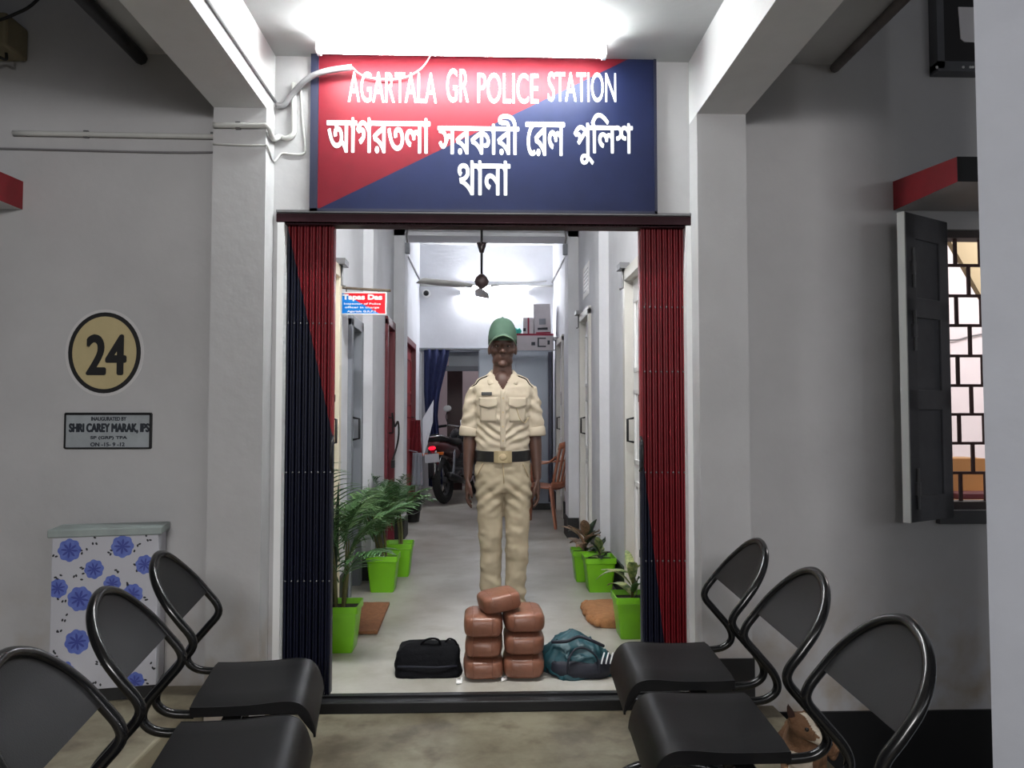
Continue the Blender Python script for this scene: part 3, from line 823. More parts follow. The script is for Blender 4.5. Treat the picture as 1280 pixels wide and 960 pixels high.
# window, grille, shutter
wf = bpy.data.objects.new('window_1', None); COL.objects.link(wf); wf['kind'] = 'structure'; wf.location = ((win_x0 + win_x1) / 2, WY, win_z0)
wm = M['dark_metal']; hw = (win_x1 - win_x0) / 2; hh = win_z1 - win_z0
f = MB()
for lo, hi in (((-hw, 0.02, 0), (-hw + 0.03, 0.1, hh)), ((hw - 0.03, 0.02, 0), (hw, 0.1, hh)), ((-hw, 0.02, hh - 0.03), (hw, 0.1, hh)), ((-hw, 0.02, 0), (hw, 0.1, 0.03))): f.box(lo, hi)
f.build('window_frame', mat('dark_window_frame', (66, 56, 54), 0.6), wf)
MB().box((-hw - 0.05, -0.03, -0.055), (hw + 0.06, 0.02, 0.0)).build('window_sill', mat('dark_grey_sill', (78, 78, 80), 0.7), wf)
M['grille'] = mat('rusty_brown_grille', (84, 52, 50), 0.6, var=0.3)
rows = [287, 332, 370, 407, 445, 482, 518, 554, 591, 637]
for i, y in enumerate(rows[1:-1]):
    z = P(1200, y, WY + 0.06).z - win_z0
    MB().box((-hw, 0.052, z - 0.006), (hw, 0.064, z + 0.006)).build('grille_bar', M['grille'], wf)
st = 32.5 * (WY + 0.06) / F_PX
for i in range(len(rows) - 1):
    z0 = P(1200, rows[i + 1], WY + 0.06).z - win_z0; z1 = P(1200, rows[i], WY + 0.06).z - win_z0
    off = P(1195 if i % 2 == 0 else 1211, 400, WY + 0.06).x - wf.location.x
    k = 0
    while off + k * st < hw:
        if off + k * st > -hw:
            xx = off + k * st
            MB().box((xx - 0.006, 0.05, z0), (xx + 0.006, 0.062, z1)).build('grille_bar', M['grille'], wf)
        k += 1
# shutter leaf
sh_h = P(1179, 278, WY).z - P(1179, 643, WY).z
h0 = Vector((win_x0 - 0.005, WY - 0.03, 0)); fx = P(1131, 460, 2.96)
dv = Vector((fx.x - h0.x, 2.96 - h0.y, 0)); L = dv.length; ang = math.atan2(dv.y, dv.x)
shu = thing('window_shutter', 'dark grey panelled window shutter swung open beside the grilled window', 'shutter', (h0.x, h0.y, P(1179, 645, WY).z), ang)
M['shutter'] = mat('dark_grey_shutter', (98, 99, 103), 0.55, var=0.25, scale=5)
H = P(1131, 267, 2.96).z - P(1131, 655, 2.96).z
s = MB(); t = 0.03
for (x0, x1, z0, z1) in ((0, 0.07, 0, H), (L - 0.07, L, 0, H), (0, L, 0, 0.1), (0, L, H - 0.1, H), (0, L, H * 0.36, H * 0.36 + 0.08), (0, L, H * 0.66, H * 0.66 + 0.08)): s.box((x0, -t / 2, z0), (x1, t / 2, z1))
leaf = s.build('shutter_frame', M['shutter'], shu, bevel=0.003)
for z0, z1 in ((0.1, H * 0.36), (H * 0.36 + 0.08, H * 0.66), (H * 0.66 + 0.08, H - 0.1)):
    MB().box((0.06, -0.006, z0 - 0.01), (L - 0.06, 0.006, z1 + 0.01)).build('shutter_panel', M['shutter'], shu)
MB().box((L, -t / 2, 0), (L + 0.008, t / 2, H)).build('edge_strip', mat('pale_edge', (196, 196, 194), 0.6), shu)
for z in (0.05, H * 0.55, H - 0.3):
    mb = MB(); mb.cyl((L - 0.04, 0.022, z), (L - 0.04, 0.022, z + 0.16), 0.006, n=8); mb.cbox((L - 0.04, 0.02, z + 0.08), (0.03, 0.012, 0.05))
    mb.build('bolt', M['steel_pipe'], shu)

# things inside the lit room
tb_ = thing('wooden_table', 'wooden table top inside the room behind the grille', 'table', (P(1212, 620, 4.3).x, 4.4, 0.0))
tz = P(1200, 622, 4.2).z
M['wood'] = mat('orange_wood', (196, 140, 88), 0.5, var=0.2, scale=5)
MB().box((-0.5, -0.3, tz - 0.04), (0.5, 0.3, tz)).build('tabletop', M['wood'], tb_, bevel=0.004)
for sx in (-0.46, 0.46):
    for sy in (-0.26, 0.26): MB().box((sx - 0.025, sy - 0.025, 0), (sx + 0.025, sy + 0.025, tz - 0.04)).build('leg', M['wood'], tb_)
bxp = P(1204, 573, 4.35)
cb = thing('cardboard_box', 'plain brown cardboard box behind the window grille', 'box', (P(1205, 600, 4.35).x, 4.45, tz))
MB().box((-0.13, -0.1, 0), (0.13, 0.1, bxp.z - tz)).build('carton', mat('cardboard', (196, 146, 92), 0.8), cb, bevel=0.003)
MB().box((-0.132, -0.02, 0.0), (0.132, 0.02, bxp.z - tz + 0.001)).build('tape', mat('pale_tape', (206, 172, 122), 0.4), cb)
rg = MB().box((P(1186, 610, 4.2).x, 4.12, tz), (P(1240, 610, 4.2).x, 4.28, tz + 0.03)).build('ledger_book', mat('dark_red_cover', (92, 30, 40), 0.6), None, bevel=0.004)
tag(rg, 'dark red book lying in front of the cardboard box behind the grille', 'book')
st_ = MB().prism([P(1150, 262, 5.2), P(1300, 262, 5.2), P(1300, 470, 5.2), P(1258, 425, 5.2), P(1180, 287, 5.2), P(1165, 268, 5.2)], (0, 0, 0), (0, 0.05, 0)).build('staircase_soffit', mat('beige_plaster', (176, 158, 122), 0.7), None)
tag(st_, 'sloping beige underside of a staircase behind the window grille', 'staircase')
pipe('cable', 'thin cable on the pinkish wall behind the grille', [P(1170, 424, 6.27), P(1195, 425, 6.27), P(1215, 420, 6.27), P(1250, 414, 6.27)], 0.007, M['flex'], 'cable')

# dark board with a white card, upper right
a, b = P(1165, 93, WY), P(1250, -40, WY)
nbd = thing('notice_board', 'dark board with a white card fixed high on the right wall', 'board', ((a.x + b.x) / 2, WY, a.z))
hw = (b.x - a.x) / 2; hh = b.z - a.z
MB().box((-hw, -0.05, 0), (hw, 0, hh)).build('backboard', mat('dark_board', (44, 42, 44), 0.7), nbd, bevel=0.003)
fr = MB()
for lo, hi in (((-hw - 0.01, -0.06, -0.012), (hw, -0.0, 0.03)), ((-hw - 0.01, -0.06, 0), (-hw + 0.02, 0, hh))): fr.box(lo, hi)
fr.build('board_frame', M['shutter'], nbd)
k = [P(1188, 17, WY) - nbd.location, P(1246, 18, WY) - nbd.location, P(1246, 61, WY) - nbd.location, P(1196, 60, WY) - nbd.location, P(1191, 56, WY) - nbd.location]
MB().prism([Vector((p.x, -0.05, p.z)) for p in k], (0, -0.004, 0), (0, 0, 0)).build('card', mat('white_card', (236, 232, 234), 0.6), nbd)
pn = MB()
for x in (1171, 1204, 1213, 1216): pn.ell(P(x, 84, WY - 0.06) - nbd.location, (0.006, 0.004, 0.006), 8, 6)
pn.build('pins', M['white_paint'], nbd)

# ------------------------------------------------------------------ floral tiled box at the left wall
fz = 0.085
pl = MB().box((-2.28, 1.9, 0), (-1.085, WY, 0.11)).build('concrete_ledge', M['porch_floor'], None, bevel=0.01)
tag(pl, 'low rough concrete ledge under the floral box', 'ledge')
A, B = P(60, 867, 2.93), P(195, 851, 3.0)
fx0 = Vector((A.x, A.y, 0.112)); fdir = Vector((B.x - A.x, B.y - A.y, 0)); FW = fdir.length
bxo = thing('floral_box', 'tall white box with blue flower pattern standing against the left wall', 'box', fx0, math.atan2(fdir.y, fdir.x))
FH = P(57, 672, 2.93).z - 0.112
M['box_white'] = mat('white_laminate', (190, 190, 198), 0.4)
MB().box((0, 0.0, 0.05), (FW, 0.135, FH)).build('body', M['box_white'], bxo, bevel=0.003)
MB().box((0.01, 0.015, 0.0), (FW - 0.01, 0.13, 0.05)).build('plinth', M['black_paint'], bxo)
MB().box((-0.012, -0.014, FH), (FW + 0.012, 0.14, FH + 0.03)).build('lid', mat('grey_green_slab', (150, 160, 158), 0.5, var=0.2), bxo, bevel=0.004)
fl1 = MB(); fl2 = MB(); fl3 = MB()
def uv(px, py):
    u = (px - 58) / (192 - 58); top = 668 - 11 * u; bot = 868 - 17 * u
    return u * FW, FH - (py - top) / (bot - top) * (FH)
def flower(px, py, rad, mb, mc):
    u, v = uv(px, py); r = rad * 3.0 / F_PX; n = 40
    pts = []
    for i in range(n):
        a = 2 * PI * i / n; rr = r * (0.86 + 0.14 * abs(math.sin(a * 4 + px)))
        pts.append((min(max(u + rr * math.cos(a), 0.002), FW - 0.002), max(v + rr * math.sin(a) * 1.08, 0.052)))
    flat_poly(mb, pts, 0.0, 0.0006)
    for kk in range(8):
        a = kk * PI / 4 + px; pa = []
        for i in range(10):
            b = 2 * PI * i / 10; q = Vector((r * 0.42 + r * 0.3 * math.cos(b), r * 0.1 * math.sin(b)))
            pa.append((min(max(u + q.x * math.cos(a) - q.y * math.sin(a), 0.003), FW - 0.003), max(v + q.x * math.sin(a) + q.y * math.cos(a), 0.053)))
        flat_poly(mc, pa, -0.0006, 0.0005)
    flat_poly(mc, [(min(max(u + r * 0.2 * math.cos(2 * PI * i / 12), 0.003), FW), v + r * 0.2 * math.sin(2 * PI * i / 12)) for i in range(12)], -0.0011, 0.0004)
M['blue'] = mat('blue_flower', (78, 96, 178), 0.45, rgb2=(104, 122, 196), scale=40); M['petal'] = mat('deep_blue', (58, 70, 150), 0.45)
for px, py, rad in ((80, 682, 13), (146, 674, 13), (175, 694, 11), (111, 703, 11), (134, 719, 10), (160, 730, 12), (67, 728, 11), (94, 739, 14), (92, 790, 14), (76, 826, 12), (165, 833, 11), (104, 850, 12), (143, 778, 11), (182, 770, 8)):
    fa, fb = MB(), MB(); flower(px, py, rad, fa, fb)
    fo = fa.build('blue_flower', M['blue'], bxo); fb.build('petal_print', M['petal'], fo)
random.seed(3)
for px, py in ((63, 689), (98, 680), (113, 670), (129, 680), (164, 674), (177, 661), (160, 698), (94, 704), (68, 714), (91, 716), (137, 706), (153, 718), (178, 735), (137, 735), (72, 745), (112, 740), (70, 782), (75, 762), (178, 758), (88, 830), (182, 835), (185, 812), (152, 850), (118, 835), (182, 855), (120, 812), (66, 805)):
    for k in range(3):
        u, v = uv(px + random.uniform(-5, 5), py + random.uniform(-5, 5)); a0 = random.random() * 3
        if u < 0.006 or u > FW - 0.006: continue
        flat_poly(fl3, [(u + 0.0055 * math.cos(a) * math.cos(a0) - 0.0035 * math.sin(a) * math.sin(a0), v + 0.0055 * math.cos(a) * math.sin(a0) + 0.0035 * math.sin(a) * math.cos(a0)) for a in [2 * PI * i / 10 for i in range(10)]], 0.0, 0.0006)
fl3.build('black_leaves', mat('black_print', (30, 32, 40), 0.45), bxo)
pk = MB()
u, v = uv(103, 850); flat_poly(pk, [(u + 0.026 * math.cos(a) * (0.8 + 0.2 * math.sin(3 * a)), v + 0.034 * math.sin(a)) for a in [2 * PI * i / 20 for i in range(20)]], -0.0016, 0.0005)
pk.build('pink_flower', mat('pink_flower', (196, 136, 122), 0.5), bxo)

# ------------------------------------------------------------------ gang seating
SEAT_PITCH, SEAT_W = 0.465, 0.37
def seat_bench(label, loc, rz, kk=1.0):
    """local x = forward, y = along the bench, z up; origin on the floor under the middle seat's rear edge"""
    r = thing('waiting_bench', label, 'bench', loc, rz, 'black three-seat waiting benches')
    for k in (-1, 0, 1):
        yc = k * SEAT_PITCH; hwid = SEAT_W / 2
        prof = smoothpath([(0.022, 0, 0.430), (0.08, 0, 0.427), (0.17, 0, 0.426), (0.25, 0, 0.430), (0.29, 0, 0.425), (0.315, 0, 0.405), (0.331, 0, 0.365), (0.336, 0, 0.335)], 4)
        grid = [[Vector((p.x, yc + hwid * (2 * j / 8 - 1), p.z - (0.006 if j in (0, 8) else 0))) for j in range(9)] for p in prof]
        st = MB().sheet(grid, 0.006).build('seat', M['chair'], r, smooth=True, angle=50)
        for sy in (-1, 1):
            sk = MB(); yy = yc + sy * hwid
            sk.prism([Vector((p.x, yy, p.z - 0.002)) for p in prof] + [Vector((0.29, yy, 0.395)), Vector((0.022, yy, 0.402))], (0, -0.002, 0), (0, 0.002, 0))
            sk.build('seat_side', M['chair'], st)
        # back tube: S-bend up from the seat's rear corners into an arch
        y0 = hwid - 0.012
        half = [(0.03, y0, 0.405), (-0.03, y0, 0.413), (-0.062, y0, 0.44), (-0.055, y0, 0.48), (-0.01, y0, 0.535), (0.022, y0, 0.575), (0.02, y0, 0.605), (-0.01, y0 - 0.0, 0.645), (-0.045, y0 - 0.008, 0.69), (-0.078, y0 - 0.04, 0.735), (-0.1, y0 - 0.095, 0.772), (-0.108, 0.0, 0.79)]
        pts = [Vector((p[0], yc + p[1], p[2])) for p in half] + [Vector((p[0], yc - p[1], p[2])) for p in reversed(half[:-1])]
        MB().tube(smoothpath(pts, 5), 0.0115, 10).build('back_tube', M['chair_tube'], r, smooth=True)
        ed = smoothpath([Vector(p) for p in half[7:]], 6)
        g2 = []
        for p in ed:
            q = max(p.y - 0.004, 0.0)
            g2.append([Vector((p.x, yc + q * (2 * j / 8 - 1), p.z)) for j in range(9)])
        g2[-1] = [Vector((ed[-1].x, yc + 0.006 * (2 * j / 8 - 1), ed[-1].z - 0.003)) for j in range(9)]
        MB().sheet(g2, 0.004).build('back_panel', M['chair'], r, smooth=True, angle=50)
        bo = MB()
        for sy in (-1, 1): bo.ell((0.15, yc + sy * 0.1, 0.4235), (0.006, 0.006, 0.004), 8, 6)
        bo.build('bolts', M['chrome'], st)
    Lb = SEAT_PITCH * 1.5
    MB().box((0.10, -Lb + 0.03, 0.345), (0.15, Lb - 0.03, 0.395)).build('beam', M['chair_tube'], r, bevel=0.004)
    for k in (-1, 0, 1):
        for dx in (0.05, 0.2):
            MB().box((dx - 0.02, k * SEAT_PITCH - 0.02, 0.385), (dx + 0.02, k * SEAT_PITCH + 0.02, 0.421)).build('bracket', M['chair_tube'], r)
    for sy in (-1, 1):
        y = sy * SEAT_PITCH * 0.62
        lg = MB()
        lg.box((0.2, y - 0.02, 0.18), (0.243, y + 0.02, 0.36)); lg.box((0.13, y - 0.018, 0.35), (0.243, y + 0.018, 0.385))
        lg.tube(smoothpath([(-0.13, y, 0.016), (-0.07, y, 0.09), (0.05, y, 0.165), (0.2, y, 0.19), (0.32, y, 0.165), (0.41, y, 0.09), (0.455, y, 0.016)], 5), 0.02, 10, round_ends=False)
        leg = lg.build('leg', M['chair_tube'], r, smooth=True, angle=45)
        for fxx in (-0.128, 0.452):
            MB().cyl((fxx, y, 0.0), (fxx, y, 0.022), 0.02, n=12).build('glide', M['black_plastic'], leg)
    return r
seat_bench('black three-seat perforated bench at the left, before the floral box', (-0.745, 1.765, 0), R(8.5))
seat_bench('black three-seat perforated bench at the right, with the dog behind it', (0.716, 1.92, 0), R(180 - 3.0))

# ------------------------------------------------------------------ wrapped packets
def packet(label, cx, cy, z, w, h, d, rz=0.0, ry=0.0, seed=0):
    me = MB()
    n = 30; spec = []
    rows = 14
    for i in range(rows + 1):
        a = -PI / 2 + PI * i / rows
        zz = math.copysign(abs(math.sin(a)) ** 0.55, a); rr = abs(math.cos(a)) ** 0.42
        spec.append((h / 2 + zz * h / 2, 0, 0, max(rr, 0.12) * w / 2, max(rr, 0.12) * d / 2))
    me.rings_z(spec, n, 4.5)
    for i, v in enumerate(me.v):
        q = noise.noise_vector(v * 16 + Vector((seed * 3.1, seed, 0))) * 0.0035 + noise.noise_vector(v * 45 + Vector((seed, 0, seed))) * 0.0015
        me.v[i] = v + Vector((q.x, q.y, q.z * (0.25 if (v.z < 0.012 or v.z > h - 0.012) else 1.0)))
    mz = min(v.z for v in me.v)
    me.v = [v - Vector((0, 0, mz)) for v in me.v]
    mr = Matrix.Rotation(rz, 3, 'Z') @ Matrix.Rotation(ry, 3, 'Y')
    me.v = [mr @ v for v in me.v]
    o = me.build('wrapped_packet', M['brown_tape'], None, smooth=True, origin='world')
    o.location = (cx, cy, z)
    # tape seam
    sm = MB()
    for t in (-0.27, 0.22):
        pts = []
        for i in range(36):
            a = 2 * PI * i / 36
            ca, sa = math.cos(a), math.sin(a)
            pts.append(mr @ Vector((t * w, d / 2 * math.copysign(abs(ca) ** 0.45, ca) * 1.0, h / 2 + (h / 2) * math.copysign(abs(sa) ** 0.45, sa) * 0.99)))
        sm.tube(pts, 0.0016, 6, closed=True)
    sm.build('tape_edge', M['brown_tape'], o, smooth=True)
    return tag(o, label, 'packet', 'brown taped packets stacked on the floor')
PYD = 3.46
def pk_at(px): return P(px, 830, PYD).x
kx = PYD / F_PX
def zrow(y): return P(628, y, PYD - 0.11).z
z0 = CF + 0.001
packet('brown taped packet at the bottom of the left column, beside the black bag', pk_at(604), PYD, z0, 0.174, 0.090, 0.24, R(2), 0, 1)
packet('brown taped packet in the middle of the left column', pk_at(605), PYD + 0.005, z0 + 0.0915, 0.165, 0.084, 0.235, R(-2), 0, 2)
packet('brown taped packet at the top of the left column', pk_at(604), PYD + 0.005, z0 + 0.177, 0.172, 0.100, 0.24, R(1), 0, 3)
packet('brown taped packet at the bottom of the right column, against the teal bag', pk_at(654), PYD + 0.01, z0, 0.182, 0.098, 0.25, R(-2), 0, 4)
packet('brown taped packet in the middle of the right column', pk_at(654), PYD + 0.01, z0 + 0.0995, 0.176, 0.094, 0.24, R(1), 0, 5)
packet('brown taped packet at the top of the right column', pk_at(654), PYD + 0.02, z0 + 0.195, 0.180, 0.092, 0.25, R(3), 0, 6)
packet('single brown taped packet lying tilted across the top of the stack', pk_at(625), PYD + 0.0, z0 + 0.282, 0.174, 0.082, 0.19, R(14), R(-9), 7)
for lab, px, py in (('small scrap of white paper under the left packets', 574, 853), ('small scrap of white paper between the packet columns', 630, 849)):
    c = PZ(px, py, CF + 0.002)
    g = [[c + Vector((0.025 * (i / 3 - 0.5), 0.05 * (j / 3 - 0.5) + 0.012 * (i / 3 - 0.5), 0.003 + 0.012 * (0.5 + 0.5 * math.sin(i * 1.3 + j)) * (j / 3))) for j in range(4)] for i in range(4)]
    tag(MB().sheet(g, 0.0012).build('paper_scrap', M['paper'], None), lab, 'paper')

# ------------------------------------------------------------------ bags
def blob(spec, n, e, amp, freq, seed, flatz=0.0):
    me = MB().rings_z(spec, n, e)
    for i, v in enumerate(me.v):
        nv = noise.noise_vector(v * freq + Vector((seed, seed * 2, 0))) * amp + noise.noise_vector(v * freq * 2.7 + Vector((seed, 0, 3))) * amp * 0.45
        if v.z < 0.006: nv.z = abs(nv.z) * 0.1
        me.v[i] = v + nv
        if me.v[i].z < 0: me.v[i].z = 0
    return me
c0 = PZ(537, 848, CF); c0.y += 0.09
bg = thing('cloth_bag', 'flat black cloth bag lying left of the taped packets', 'bag', (c0.x - 0.012, c0.y, CF))
sp = []
for i in range(15):
    a = i / 14; rr = (1 - (2 * a - 1) ** 6) ** 0.5 if a > 0.5 else 1.0
    sp.append((0.128 * a, 0, 0.03 * a, (0.148 - 0.012 * a) * max(rr, 0.25), (0.095 - 0.045 * a) * max(rr, 0.3)))
blob(sp, 48, 5, 0.010, 14, 4).build('bag_body', M['black_cloth'], bg, smooth=True)
MB().tube(smoothpath([(-0.035, 0.0, 0.118), (-0.012, -0.01, 0.142), (0.018, -0.015, 0.15), (0.045, -0.01, 0.142), (0.052, 0, 0.118)], 6), 0.009, 8, flat=0.5).build('handle', M['black_cloth'], bg, smooth=True)
MB().tube(smoothpath([(0.07, 0.03, 0.115), (0.09, 0.02, 0.138), (0.115, 0.015, 0.132), (0.128, 0.02, 0.11)], 6), 0.008, 8, flat=0.5).build('handle', M['black_cloth'], bg, smooth=True)
MB().tube([(-0.13, -0.068, 0.045), (-0.05, -0.085, 0.048), (0.05, -0.085, 0.045), (0.13, -0.068, 0.045)], 0.004, 6).build('seam', M['navy_cloth'], bg, smooth=True)

c1 = PZ(722, 850, CF); c1.y += 0.13
tg = thing('backpack', 'slumped teal backpack with three white stripes right of the taped packets', 'bag', (c1.x + 0.016, c1.y, CF))
sp = []
for i in range(19):
    a = i / 18; rr = math.sqrt(max(0.02, 1 - a ** 2.6)); sp.append((0.160 * a, -0.03 * a, 0.02 * a, 0.152 * rr * (1 + 0.03 * math.sin(5 * a)), 0.125 * rr))
blob(sp, 90, 2.6, 0.026, 15, 9).build('bag_body', M['teal_cloth'], tg, smooth=True)
sp = [(0.0, 0.01, 0, 0.142, 0.125), (0.012, 0.01, 0, 0.156, 0.136), (0.035, 0.01, 0, 0.158, 0.138), (0.055, 0.008, 0, 0.152, 0.132), (0.068, 0.006, 0, 0.142, 0.124)]
blob(sp, 60, 2.5, 0.010, 12, 2).build('bag_base', M['navy_cloth'], tg, smooth=True)
MB().tube(smoothpath([(-0.06, -0.13, 0.03), (-0.055, -0.135, 0.09), (-0.02, -0.118, 0.13), (0.03, -0.115, 0.125), (0.07, -0.125, 0.09), (0.075, -0.135, 0.035)], 6), 0.011, 8, flat=0.4).build('strap', M['navy_cloth'], tg, smooth=True)
MB().tube(smoothpath([(-0.12, -0.05, 0.14), (-0.06, -0.085, 0.152), (0.0, -0.07, 0.168), (0.06, -0.08, 0.15), (0.11, -0.05, 0.12)], 6), 0.007, 8).build('zip', M['navy_cloth'], tg, smooth=True)
for k in range(3):
    o_ = Vector((0.088 + 0.021 * k, -0.128 + 0.012 * k, 0.066 - 0.004 * k))
    MB().tube(smoothpath([o_, o_ + Vector((0.006, 0.006, 0.02)), o_ + Vector((0.016, 0.02, 0.042))], 4), 0.007, 8, flat=0.5).build('white_stripe', M['white_paint'], tg, smooth=True)

# ------------------------------------------------------------------ doormats
def floor_quad(pts): return [PZ(x, y, CF) for x, y in pts]
q = floor_quad([(437, 794), (472, 794), (487, 757), (452, 757)])
g = [[q[0].lerp(q[1], i / 10).lerp(q[3].lerp(q[2], i / 10), j / 10) + Vector((0, 0, 0.013 + 0.003 * noise.noise(Vector((i, j, 0)) * 0.4))) for j in range(11)] for i in range(11)]
tag(MB().sheet(g, 0.018).build('doormat', M['mat_brown'], None, bevel=0.003), 'flat brown doormat on the left between the green pots', 'mat')
dm = thing('doormat', 'thick tan doormat with a scalloped edge beside the front right pot', 'mat', (PZ(768, 775, CF).x, PZ(768, 775, CF).y, CF))
bl = []
yb0, yb1 = PZ(760, 786, CF).y - dm.location.y, PZ(750, 756, CF).y - dm.location.y
xl0, xl1 = PZ(752, 792, CF).x - dm.location.x, PZ(737, 770, CF).x - dm.location.x
out = []
for i in range(60):
    a = 2 * PI * i / 60; ca, sa = math.cos(a), math.sin(a)
    x = -0.0 + 0.14 * math.copysign(abs(ca) ** 0.6, ca); y = (yb0 + yb1) / 2 + (yb1 - yb0) / 2 * math.copysign(abs(sa) ** 0.6, sa)
    if ca < 0.1: x += 0.014 * abs(math.sin(a * 7)) * (-1) - 0.01 * (y > 0)
    out.append((x, y))
rings = []
for z, s in ((0.0, 0.98), (0.012, 1.0), (0.03, 0.98), (0.042, 0.9), (0.05, 0.7), (0.054, 0.35)):
    rings.append([Vector((x * s, y * s, z + 0.004 * noise.noise(Vector((x, y, z)) * 20))) for x, y in out])
MB().loft(rings).build('mat_body', M['mat_tan'], dm, smooth=True)
fr = MB()
for i in range(7):
    a = PI * (0.72 + 0.56 * i / 6)
    x = 0.14 * math.copysign(abs(math.cos(a)) ** 0.6, math.cos(a)); y = (yb0 + yb1) / 2 + (yb1 - yb0) / 2 * math.copysign(abs(math.sin(a)) ** 0.6, math.sin(a))
    fr.ell((x - 0.008, y, 0.02), (0.022, 0.03, 0.019), 12, 8)
fr.build('scalloped_edge', M['mat_tan'], dm, smooth=True)

# ------------------------------------------------------------------ potted plants
def pot(root, w, h):
    n = 4; rings = []
    def sq(hw, z, c=0.012):
        pts = []
        for (sx, sy) in ((1, 1), (-1, 1), (-1, -1), (1, -1)):
            a0 = math.atan2(sy, sx) - PI / 4
            for k in range(4):
                a = a0 + PI / 2 * k / 3
                pts.append(Vector((sx * (hw - c) + c * math.cos(a), sy * (hw - c) + c * math.sin(a), z)))
        return pts
    t = w / 2; b = t * 0.74
    rings = [sq(b * 0.96, 0), sq(b, 0.006), sq(t * 0.93, h * 0.84), sq(t, h * 0.85), sq(t, h), sq(t * 0.95, h), sq(t * 0.9, h * 0.86), sq(t * 0.86, h * 0.8)]
    p = MB().loft(rings).build('pot', M['green_pot'], root, smooth=True, angle=35)
    MB().loft([sq(t * 0.86, h * 0.78), sq(t * 0.89, h * 0.88), sq(t * 0.5, h * 0.9)]).build('soil', M['soil'], root, smooth=True)

def leaf_grid(base, d, up, L, W, droop, segs=7, fold=0.25):
    d = Vector(d).normalized(); side = d.cross(Vector(up)).normalized(); g = []
    p = Vector(base); cur = d.copy()
    for i in range(segs + 1):
        t = i / segs
        wd = W * (math.sin(PI * min(1, t * 0.92 + 0.06)) ** 0.8) * (1 - 0.15 * t)
        nrm = side.cross(cur).normalized()
        g.append([p - side * wd / 2 + nrm * fold * wd * 0.5, p.copy(), p + side * wd / 2 + nrm * fold * wd * 0.5])
        cur = (cur + Vector((0, 0, -droop / segs))).normalized(); p = p + cur * L / segs
    return g

def palm(label, loc, w, h, height, nf, spread, seed, group='potted palms along the left corridor wall', lean=(0, 0)):
    rnd = random.Random(seed)
    r = thing('potted_palm', label, 'plant', loc, 0, group)
    pot(r, w, h)
    ns = 4
    for k in range(ns):
        a = rnd.random() * 6.28; b0 = Vector((0.02 * math.cos(a), 0.02 * math.sin(a), h * 0.82))
        tp = Vector((0.05 * math.cos(a) + lean[0] * 0.5, 0.05 * math.sin(a) + lean[1] * 0.5, h + height * (0.35 + 0.15 * rnd.random())))
        MB().tube(smoothpath([b0, b0.lerp(tp, 0.5) + Vector((0.006, 0, 0)), tp], 4), [0.008] * 5 + [0.006, 0.005, 0.004, 0.004], 7).build('stem', M['stem'], r, smooth=True)
    for k in range(nf):
        a = 2 * PI * k / nf + rnd.uniform(-0.3, 0.3); el = rnd.uniform(0.65, 1.35)
        L = height * rnd.uniform(0.55, 0.85) * (0.72 if math.cos(a) > 0.2 else 1.0)
        st = Vector((lean[0] * 0.4 + 0.02 * math.cos(a), lean[1] * 0.4 + 0.02 * math.sin(a), h + height * rnd.uniform(0.12, 0.42)))
        d = Vector((math.cos(a) * math.cos(el) * spread, math.sin(a) * math.cos(el) * spread, math.sin(el))); d.normalize()
        d = (d + Vector((lean[0], lean[1], 0))).normalized()
        rach = []; cur = d.copy(); p = st.copy(); seg = 12
        for i in range(seg + 1):
            rach.append(p.copy()); cur = (cur + Vector((0, 0, -1.15 / seg))).normalized(); p = p + cur * L / seg
        mb = MB(); mb.tube(rach, [0.0035 * (1 - 0.7 * i / seg) for i in range(seg + 1)], 5)
        for i in range(2, seg + 1):
            t = (rach[i] - rach[i - 1]).normalized()
            sd = t.cross(Vector((0, 0, 1))); sd = sd.normalized() if sd.length > 1e-3 else Vector((1, 0, 0))
            lw = L * 0.36 * (math.sin(PI * (i / (seg + 1)) ** 0.8) ** 0.6 + 0.12)
            for sgn in (-1, 1):
                for f_ in (0.0, 0.5):
                    dd = (t * 0.75 + sd * sgn * 0.8 + Vector((0, 0, rnd.uniform(-0.05, 0.3)))).normalized()
                    mb.sheet(leaf_grid(rach[i] - t * f_ * L / seg, dd, (0, 0, 1), lw * rnd.uniform(0.8, 1.1), 0.017, 0.6, 4, 0.3), 0.0008)
        lim = -CX + 0.09 - r.location.x
        for v in mb.v:
            if v.x < lim: v.x = lim + 0.012 * math.sin(v.z * 40 + v.y * 23) * 0.5
        mb.build('frond', M['leaf'] if k % 3 else M['leaf2'], r, smooth=True)
    return r
pa = PZ(424, 817, CF)
palm('tall potted palm in the front left green pot, half behind the navy gate', (pa.x - 0.012, pa.y + 0.075, CF), 0.20, 0.225, 0.74, 13, 0.75, 11)
pb = PZ(477, 741, CF)
palm('bushy potted palm in the second green pot along the left wall', (pb.x, pb.y + 0.08, CF), 0.205, 0.235, 0.56, 16, 0.85, 5, lean=(-0.12, -0.1))
pc = PZ(497, 722, CF)
palm('potted palm in the third green pot, farthest along the left wall', (pc.x, pc.y + 0.09, CF), 0.2, 0.235, 0.62, 16, 0.8, 8, lean=(-0.1, 0.05))
sn = MB()
for k in range(5):
    a = k * 1.3; bz_ = Vector((pa.x - 0.075 + 0.02 * math.cos(a), pa.y + 0.1 + 0.02 * math.sin(a), CF + 0.19))
    sn.sheet(leaf_grid(bz_, (0.04 * math.cos(a), 0.04 * math.sin(a), 1), (math.cos(a + 1), math.sin(a + 1), 0.1), 0.62 - 0.08 * k, 0.034, 0.02, 8, 0.3), 0.002)
tall = [o for o in bpy.data.objects if str(o.get('label', '')).startswith('tall potted palm')][0]
sn.build('upright_leaves', M['leaf_dark'], tall, smooth=True, world=True)

